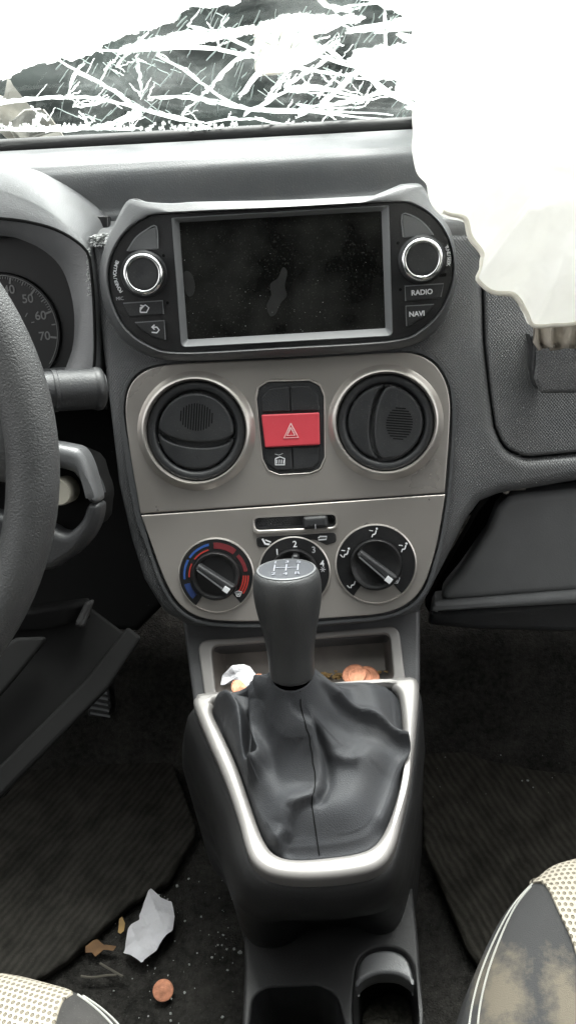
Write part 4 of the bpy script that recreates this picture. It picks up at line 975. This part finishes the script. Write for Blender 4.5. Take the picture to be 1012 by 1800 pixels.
# ================================================================== AIRBAG
AB = Frame(at_d(900, 300, .56), V((1, .0, 0)), tilt(30))
ab_px = [(742, -60), (728, 60), (738, 140), (731, 200), (727, 245), (733, 280), (745, 305), (755, 335), (770, 362), (792, 378), (812, 392), (830, 415), (850, 442), (846, 470), (840, 492), (862, 512), (890, 520), (915, 540), (932, 562), (952, 566), (990, 568), (1060, 560), (1300, 480), (1300, -100), (1000, -140)]
edge = [V(p) for p in resample([V(q) for q in catmull(AB.L(ab_px), True, 6)], 420)]; edge = [p+V((mn.noise(V((p.x*60, p.y*60, 2))), mn.noise(V((p.x*60, p.y*60, 7)))))*.006 for p in edge]
cA = sum(edge, V((0, 0)))/len(edge); rr = []; ns = 60
front = []; back = []
for i in range(ns+1):
    s = 1-i/ns*.999; x = 1-s
    fr_, bk_ = [], []
    for k, p in enumerate(edge):
        q = cA+(p-cA)*s; e = math.sqrt(max(0, 1-(1-min(1, x*2.2))**2))
        nz_ = mn.noise(V((q.x*14, q.y*14, 1)))*.012 + mn.noise(V((q.x*40, q.y*25, 5)))*.004
        rd = .010*abs(mn.noise(V((q.x*9+q.y*5, q.y*16, 4))))+.006*abs(mn.noise(V((q.x*30, q.y*22, 8))))
        nz_ -= rd
        fold = .003*math.sin((q.x*70+q.y*45)+3*mn.noise(V((q.x*8, q.y*8, 9))))
        fr_.append(AB.P(q.x, q.y, .05*e + (nz_+fold)*min(1, x*6))); bk_.append(AB.P(q.x, q.y, -.05*e))
    front.append(fr_); back.append(bk_)
ag = thing('airbag', AB.P(.1, -.15, 0), 'deployed white passenger airbag hanging over the right side of the dashboard', 'airbag')
obj('cushion', loft(back[::-1]+front[1:]), M['bag'], ag, sharp=180)
hm = [p for p in edge if proj(AB.P(p.x, p.y, 0))[1] > 372 and proj(AB.P(p.x, p.y, 0))[0] < 1080]
obj('hem', tube([AB.P(p.x, p.y, .002) for p in hm], [.0013+.0028*abs(mn.noise(V((p.x*22, p.y*22, 3)))) for p in hm], 14), M['hem'], ag, sharp=180)
rr = []
sl_px = [(930, 545), (1012, 540), (1100, 530)], [(936, 575), (1012, 572), (1100, 565)], [(940, 600), (1012, 595), (1100, 590)], [(952, 612), (1015, 612), (1100, 610)]
for k, row in enumerate(sl_px):
    q = catmull(row, False, 14); rr.append([AB.P(*AB.ab(px, py, -.03), -.03+.005*math.sin(i*1.1+k)+.003*math.sin(i*.5)) for i, (px, py) in enumerate(q)])
obj('sleeve', loft([[p for p in r] for r in rr], False), M['sleeve'], ag, sharp=180, thick=.003)

# ================================================================== WINDSCREEN
wdir = V((0, -math.cos(R(42)), math.sin(R(42))))
wO = V((CX, WB.y+.02, WB.z-.002))
WS = Frame(wO, X, wdir)
if WS.n.dot(EYE-wO) < 0: WS = Frame(wO, -X, wdir)
ws = thing('windscreen', wO, 'shattered laminated windscreen with long white cracks above the dashboard', 'windscreen')
gl_o = [(-.72, 0), (.72, 0), (.66, .8), (-.66, .8)]
obj('glass', slab(WS, gl_o, -.005, 0, 0), M['glass'], ws)
def wav(pts, k=3, amp=1.2):
    q = catmull(pts, False, k); return [(x+random.uniform(-amp, amp), y+random.uniform(-amp, amp)) for x, y in q]
cr_bm = []
def crack(pts, w, jit=1.1, seg=4):
    q = wav(pts, seg, jit); P = [V(WS.ab(*p, .0015)) for p in q]; l, r_ = [], []
    n = len(P)
    for i, p in enumerate(P):
        t = (P[min(i+1, n-1)]-P[max(i-1, 0)]).normalized(); nn = V((-t.y, t.x)); ww = w*.00032*(.65+.7*random.random())*(.35+.65*math.sin(math.pi*min(.97, max(.03, (i+.6)/n))))
        l.append(p+nn*ww); r_.append(p-nn*ww)
    rr = [[WS.P(*p, 0) for p in l], [WS.P(*p, .0005) for p in l], [WS.P(*p, .0005) for p in r_], [WS.P(*p, 0) for p in r_]]
    cr_bm.append(loft([list(x) for x in zip(*rr)], True, True, True))
C = [([(0, 186), (60, 178), (120, 174), (180, 176), (240, 192), (300, 210), (360, 218)], 8), ([(95, 105), (150, 135), (200, 162), (240, 190), (290, 202), (350, 218)], 9), ([(260, 173), (320, 172), (380, 182), (440, 195), (506, 195), (600, 205), (720, 215)], 8),
 ([(275, 100), (310, 118), (350, 145), (385, 170), (440, 195), (520, 200), (600, 198), (690, 205)], 7), ([(170, 90), (230, 92), (290, 88), (350, 85), (410, 95), (460, 105), (520, 120), (600, 135), (650, 142)], 11), ([(330, 48), (380, 60), (430, 82), (460, 100)], 8),
 ([(365, 160), (400, 120), (440, 90), (500, 52), (530, 40)], 7), ([(500, 50), (540, 78), (580, 92), (600, 105)], 8), ([(500, 90), (560, 100), (620, 120), (680, 140)], 8), ([(500, 130), (560, 95), (590, 75)], 5),
 ([(500, 155), (540, 130), (580, 105)], 6), ([(560, 190), (600, 155), (640, 115), (670, 95)], 9), ([(520, 185), (570, 190), (620, 180), (680, 165), (735, 172)], 8), ([(430, 205), (480, 175), (540, 150)], 4), ([(500, 160), (560, 160), (640, 175)], 10),
 ([(610, 55), (680, 45), (760, 30), (800, 15)], 14), ([(600, 15), (680, 8), (740, 20), (800, 32), (850, 50)], 8), ([(655, 60), (720, 52), (780, 45)], 12), ([(676, 20), (676, 55), (678, 90)], 6), ([(560, 0), (580, 15), (620, 20)], 9),
 ([(600, 45), (560, 60), (520, 60)], 10), ([(130, 190), (160, 188), (190, 178)], 5), ([(140, 200), (158, 220)], 3), ([(200, 220), (230, 205), (250, 195)], 14), ([(170, 225), (215, 215), (250, 205)], 8), ([(120, 170), (135, 130), (150, 115)], 2),
 ([(175, 150), (190, 120), (205, 105)], 3), ([(243, 105), (246, 140), (249, 172)], 2), ([(205, 120), (225, 95), (260, 60)], 4), ([(320, 205), (350, 175), (370, 155)], 2.5), ([(420, 170), (450, 130), (470, 110)], 2), ([(470, 175), (490, 150), (506, 130)], 2.5),
 ([(380, 60), (384, 82)], 2), ([(530, 105), (550, 75)], 3), ([(515, 75), (535, 55)], 3), ([(640, 130), (680, 165), (740, 190)], 12), ([(700, 60), (740, 75), (800, 85)], 12), ([(740, 55), (790, 60), (850, 50)], 5), ([(745, 140), (780, 155), (800, 140), (830, 128)], 4),
 ([(360, 218), (400, 212), (450, 212), (500, 222), (560, 222)], 5), ([(560, 175), (580, 150), (600, 130)], 2), ([(520, 210), (560, 195), (640, 190)], 3), ([(0, 232), (80, 231), (160, 229), (230, 231)], 8), ([(60, 225), (70, 205), (85, 215)], 3)]
for p, w in C:
    crack(p, w*.7)
    for k in range(2):
        o_ = random.uniform(-7, 7); a0_ = random.randint(0, max(0, len(p)-3)); q_ = [(x+random.uniform(-3, 3), y+o_+random.uniform(-2, 2)) for x, y in p[a0_:a0_+3]]
        crack(q_, random.uniform(1.2, 3.2), 2.5, 6)
    for k in range(3):
        x, y = p[random.randrange(len(p))]; a = random.choice([.9, 1.1, 2.3, -.5, .3]); l = random.uniform(12, 40)
        crack([(x, y), (x+l*.5*math.cos(a), y-l*.5*math.sin(a)), (x+l*math.cos(a), y-l*math.sin(a))], random.uniform(.8, 2.4), 1.5, 4)
main_cr = cr_bm; obj('crack', join(*cr_bm), M['crack'], ws); cr_bm = []
for i in range(240):   # fine splinters
    x, y = random.uniform(90, 740), random.uniform(20, 222); a = random.choice([-.5, .9, 1.0, 1.1, 1.3])+random.uniform(-.25, .25); l = random.uniform(10, 46)
    crack([(x, y), (x+l*.5*math.cos(a), y-l*.5*math.sin(a)), (x+l*math.cos(a), y-l*math.sin(a))], random.uniform(.4, 1.5), .7, 2)
obj('splinter', join(*cr_bm), M['splinter'], ws)
# crushed opaque glass areas
cz = []
for px in ([(-80, -60), (420, -60), (440, -5), (380, 8), (320, 18), (300, 40), (250, 55), (200, 72), (150, 98), (90, 108), (40, 122), (0, 140), (-80, 165)],
           [(560, -60), (1100, -60), (1100, 300), (740, 200), (735, 180), (700, 165), (690, 140), (650, 140), (610, 105), (640, 85), (690, 80), (760, 60), (740, 40), (690, 20), (640, 0)],
           [(300, 60), (360, 55), (440, 45), (500, 30), (560, 25), (640, 30), (600, 45), (520, 52), (440, 60), (340, 78), (280, 84), (230, 92), (210, 84)]):
    q = [tuple(v) for v in resample([V(v) for v in catmull(px, True, 5)], 330)]; q = [(x+random.uniform(-4, 4), y+random.uniform(-2, 2)+7*mn.noise(V((x*.05, y*.05, 1)))) for x, y in q]; cz.append(slab(WS, WS.L(q, .001), .0002, .0014, 0))
obj('crushed_glass', join(*cz), M['crack'], ws)
for px in ([(806, 108), (820, 104), (842, 106), (834, 117), (818, 119)], [(842, 109), (862, 106), (852, 112)], [(791, 160), (812, 148), (834, 139), (812, 154)], [(768, 137), (792, 148), (772, 141)], [(868, 54), (892, 52), (884, 58)], [(756, 82), (770, 81), (764, 85)], [(912, 78), (924, 68), (944, 72), (926, 78)], [(793, 134), (806, 132), (800, 136)]):
    obj('glass_shard', slab(WS, WS.L(px, .002), .0016, .0026, 0), M['shard'], ws)
# sliver of torn glass edge along the bottom
tg = []
for i in range(260):
    x = random.uniform(0, 735) if i > 120 else random.choice([random.gauss(215, 28), random.gauss(370, 40), random.uniform(0, 240)])
    y = 228-abs(random.gauss(0, 5)); p = V(WS.ab(x, y, .001)); s = random.uniform(.0008, .003)
    tg.append(slab(WS, [(p.x+s*random.uniform(.3, 1)*math.cos(k*2.1+x), p.y+s*random.uniform(.3, 1)*math.sin(k*2.1+x)) for k in range(3)], .0, .002, 0))
ge = obj('glass_edge', join(*tg), M['crack'], ws); ge['kind'] = 'stuff'

# ================================================================== OUTSIDE
# crumpled dark bonnet seen through the glass
BN = Frame(at_y(380, 160, 1.35), X, tilt(38))
bpx = [(-300, 260), (-300, 190), (0, 130), (100, 95), (200, 60), (300, 20), (380, -10), (500, -30), (640, -40), (760, -20), (860, 40), (900, 120), (950, 260), (900, 420), (0, 420), (-300, 420)]
be = [V(p) for p in resample([V(q) for q in catmull(BN.L(bpx), True, 5)], 200)]; cb = sum(be, V((0, 0)))/len(be); rr = []
for i in range(41):
    s = 1-i/40*.999; rr.append([BN.P(*(cb+(p-cb)*s), .05*mn.noise(V(((cb+(p-cb)*s).x*4, (cb+(p-cb)*s).y*6, 2)))+.015*mn.noise(V(((cb+(p-cb)*s).x*15, (cb+(p-cb)*s).y*15, 2)))) for p in be])
bo = obj('bonnet', loft(rr), M['bonnet'], None, sharp=180, thick=.01); tag(bo, 'dark crumpled bonnet folded up beyond the shattered windscreen', 'car bonnet')
bg = Frame(at_y(480, 90, 1.22), X, tilt(40))
bc = obj('patch', slab(bg, fillet(bg.L([(446, 50), (470, 38), (545, 48), (560, 95), (500, 128), (448, 132)]), .01), -.004, 0, .001), M['beige'], None); tag(bc, 'beige card behind the cracked glass', 'patch')  # plain beige shape beyond the glass, no particular object
bg2 = Frame(at_y(40, 190, 1.2), X, tilt(40))
rr = [[bg2.P(*bg2.ab(px, py), .03*math.sin(k*.8)) for px, py in row] for k, row in enumerate(zip(catmull([(-150, 140), (0, 150), (40, 170), (90, 215), (108, 232)], False, 6), catmull([(-150, 180), (0, 180), (30, 195), (60, 215), (80, 240)], False, 6), catmull([(-150, 240), (-40, 240), (10, 238), (30, 240), (50, 250)], False, 6)))]
o = obj('wing_panel', loft(rr, False), mat('wing_beige', (.3, .29, .26), .35, .3, noise_amt=.3, noise_scale=14), None, thick=.004); tag(o, 'pale bent body panel beyond the lower left of the windscreen', 'car panel')
gm = box((-60, -60, -.2), (60, 60, 0)); g_ = obj('ground', gm, M['asphalt'], None); tag(g_, kind='structure')

# ================================================================== CAR SHELL (unseen, added around the camera to shade the cabin)
cbody = thing('car_body', (0, 0, .2), 'unseen dark car body shell added around the cabin for shade', 'car body')
wt = WS.P(0, .8, 0)
obj('roof', box((-.68, -1.6, wt.z), (.68, wt.y+.02, wt.z+.03)), M['body'], cbody)
obj('side_panel', box((-.80, -1.6, .22), (-.76, .95, .98)), M['body'], cbody)
obj('side_panel', box((.76, -1.6, .22), (.80, .95, .98)), M['body'], cbody)
for sx in (-1, 1):
    obj('quarter_shade_panel', box((sx*.80, -1.6, .98), (sx*.76, -.5, wt.z)), M['body'], cbody)  # unseen, closed in to cut light from the rear sides
obj('bulkhead', box((-.76, .93, .2), (.76, .96, WB.z-.03)), M['void'], cbody)
obj('tail_shade_panel', box((-.76, -1.64, .22), (.76, -1.6, wt.z)), M['body'], cbody)  # unseen, closed up to the roof to block light from behind
obj('floor_pan', box((-.76, -1.6, .2), (.76, .93, .3)), M['void'], cbody)

# ================================================================== LOOSE THINGS
def coin(p, n, r, label, group=None, s=0):
    n = V(n).normalized(); u = (X-n*X.dot(n)).normalized(); Fc = Frame(p, u, n.cross(u))
    t = revolve(Fc, (0, 0), [(.0001, -.0007), (r, -.0007), (r, .0007), (r*.93, .0008), (r*.9, .0005), (r*.45, .0006), (r*.3, .0009), (.0001, .0009)], 32)
    o = obj('coin', t, M['copper'], None, sharp=40); tag(o, label, 'coin', group); return o
def crumple(name, outline_px, Fp, amp, label, cat, m='paper', n=14, holes=0):
    q = [V(p) for p in resample([V(x) for x in fillet(Fp.L(outline_px), .0005)], 90)]; c = sum(q, V((0, 0)))/len(q); rr = []
    for i in range(n+1):
        s = 1-i/n*.995; row = []
        for p in q:
            w = c+(p-c)*s; f = w*70
            hh = abs(((f.x*.9+f.y*.5) % 2)-1)*.6+abs(((f.x*-.4+f.y*1.1+.7) % 2)-1)*.5+mn.noise(V((f.x, f.y, 3)))*.4
            row.append(Fp.P(w.x, w.y, .001+amp*hh))
        rr.append(row)
    o = obj(name, loft(rr), M[m], None, sharp=20, thick=.0002); tag(o, label, cat); return o
FG = Frame(V((0, .3, FLOOR+.010)), X, V((0, 1, 0)))
pp = crumple('paper_scrap', [(218, 1677), (229, 1640), (247, 1622), (246, 1612), (268, 1569), (285, 1585), (303, 1588), (309, 1617), (305, 1640), (293, 1655), (276, 1676), (252, 1699)], FG, .010, 'crumpled white paper scrap on the driver side floor', 'paper scrap')
coin(at_z(287, 1741, FLOOR+.012), (.15, -.3, 1), .0095, 'copper coin on the dark carpet beside the white paper scrap')
crumple('dry_leaf', [(152, 1666), (165, 1655), (172, 1653), (184, 1664), (206, 1665), (200, 1674), (183, 1672), (168, 1683), (163, 1676), (152, 1678)], FG, .003, 'brown torn dry leaf on the driver side floor', 'leaf', 'leaf')
crumple('seed_husk', [(208, 1640), (211, 1618), (216, 1614), (221, 1625), (219, 1638), (213, 1643)], FG, .003, 'small tan seed husk between leaf and white paper', 'seed husk', 'seed')
def twig(px, label): o = obj('twig', tube([at_z(x, y, FLOOR+.012) for x, y in catmull(px, False, 4)], .0012, 6), M['twig'], None); tag(o, label, 'twig', 'small twigs on the carpet')
twig([(176, 1693), (196, 1705), (217, 1717)], 'short thick grey twig below the brown leaf'); twig([(143, 1716), (165, 1718), (185, 1715), (205, 1714)], 'thin curved grey twig close to the driver seat edge')
# tray contents
fz = (sum((p for p in b3), V())/len(b3)); tb = min(p.z for p in b3)
FT = Frame(V((G0.x, fz.y-.01, tb+.004)), X, V((0, 1, 0)))
ty = lambda px, py, z: at_z(px, py, z)
TF = Frame(at_d(420, 1192, .675), X, tilt(48))
crumple('tissue', [(388, 1205), (392, 1187), (402, 1178), (410, 1170), (430, 1168), (440, 1172), (450, 1186), (447, 1203), (440, 1212), (432, 1203), (425, 1196), (405, 1195), (396, 1204)], TF, .006, 'torn white paper scrap in the left end of the coin tray', 'paper scrap')
zc = at_d(452, 1203, .682)
coin(at_d(454, 1204, .683), (0, -.25, 1), .0095, 'bright copper coin half hidden in the tray left of the gear knob', 'coins in the console tray')
coin(at_d(428, 1207, .683), (.1, -.2, 1), .0095, 'brown copper coin under the torn paper in the tray', 'coins in the console tray')
coin(at_d(622, 1186, .69), (-.15, -.15, 1), .0095, 'topmost copper coin of the pile right of the gear knob', 'coins in the console tray')
coin(at_d(633, 1190, .69), (.2, -.2, 1), .0095, 'middle copper coin of the pile right of the gear knob', 'coins in the console tray')
coin(at_d(646, 1190, .692), (.25, -.25, 1), .0095, 'rightmost copper coin of the pile right of the gear knob', 'coins in the console tray')
# glass crumbs scattered about
def crumbs(name, pts, label, m='crumb'):
    bms = []
    for p, s in pts:
        b = bmesh.new(); bmesh.ops.create_icosphere(b, subdivisions=1, radius=s)
        for v in b.verts: v.co = V((v.co.x*random.uniform(.5, 1.3), v.co.y*random.uniform(.5, 1.3), v.co.z*random.uniform(.4, .9)))
        b.transform(Matrix.Translation(p)); bms.append(b)
    o = obj(name, join(*bms), M[m], None, sharp=5); tag(o, label, 'glass crumbs', None, 'stuff')
pts = []
for i in range(150):
    x, y = (random.choice([random.gauss(285, 22), random.gauss(395, 14), random.gauss(300, 60)]), random.uniform(1480, 1800)) if i < 110 else (random.uniform(740, 1000), random.uniform(1230, 1420))
    pts.append((at_z(x, y, FLOOR+.012 if i < 110 else FLOOR+.016), min(.0024, .0003+random.expovariate(2200))))
crumbs('glass_crumbs', pts, 'tiny pale glass crumbs scattered over the dark carpets')
pts = []
for i in range(70):
    pts.append((STK.P(*STK.ab(random.gauss(175, 9), random.uniform(412, 430), -.001), random.uniform(-.004, .004)), random.uniform(.0006, .0022)))
for i in range(60): pts.append((CLU.P(*CLU.ab(random.gauss(157, 2), random.uniform(435, 520), .0), random.uniform(0, .003)), random.uniform(.0004, .0011)))
crumbs('glass_crumbs', pts, 'heap of glass crumbs doubling as a painted sun highlight between instrument hood and radio')  # glass crumbs that also stand in for a sunlit highlight here
pts = []
for i in range(150):
    if random.random() < .5: pts.append((STK.P(*STK.ab(random.uniform(160, 1010), random.uniform(620, 850), .004), .0045), random.uniform(.00015, .0004)))
    else: pts.append((STK.P(*STK.ab(random.uniform(240, 780), random.uniform(640, 1080), .004), .0045), random.uniform(.00012, .0003)))
for i in range(60):
    pts.append((BEZ.P(*BEZ.ab(random.uniform(320, 680), 600-abs(random.gauss(0, 90)) % 200, -.004), -.0042), random.uniform(.00012, .00035)))
crumbs('glass_dust', pts, 'fine glass dust sprinkled over dashboard radio screen and silver fascia')
pts = []
for i in range(90):
    pts.append((TR.P(*TR.ab(random.uniform(565, 685), random.uniform(1180, 1200), -.02), -.02), random.uniform(.0008, .002)))
crumbs('crumb_dirt', pts, 'gritty crumbs lying along the coin tray floor', 'seed')

# ================================================================== LIGHT
w = bpy.data.worlds.new('World'); scene.world = w; w.use_nodes = True; nt = w.node_tree; N = nt.nodes; L = nt.links
bgd = N['Background']; sky = N.new('ShaderNodeTexSky'); sky.sky_type = 'NISHITA'; sky.sun_disc = False
SUN_EL, SUN_ROT = R(60), R(14)
sky.sun_elevation = SUN_EL; sky.sun_rotation = SUN_ROT; sky.dust_density = 4; sky.air_density = 1.0
hs = N.new('ShaderNodeHueSaturation'); hs.inputs['Saturation'].default_value = .0
L.new(sky.outputs[0], hs.inputs['Color']); L.new(hs.outputs[0], bgd.inputs[0]); bgd.inputs[1].default_value = .09
sd = bpy.data.lights.new('sun', 'SUN'); sd.energy = 1.5; sd.angle = R(40); sd.color = (1, .98, .95); so_ = bpy.data.objects.new('sun', sd); COL.objects.link(so_)
# nishita: rotation 0 looks along +Y, positive turns clockwise seen from above
sdv = V((math.sin(SUN_ROT)*math.cos(SUN_EL), math.cos(SUN_ROT)*math.cos(SUN_EL), math.sin(SUN_EL)))
so_.rotation_euler = sdv.to_track_quat('Z', 'Y').to_euler()
scene.view_settings.view_transform = 'Standard'; scene.view_settings.look = 'None'; scene.view_settings.gamma = 1; scene.view_settings.exposure = 3.05
scene.render.engine = 'CYCLES'
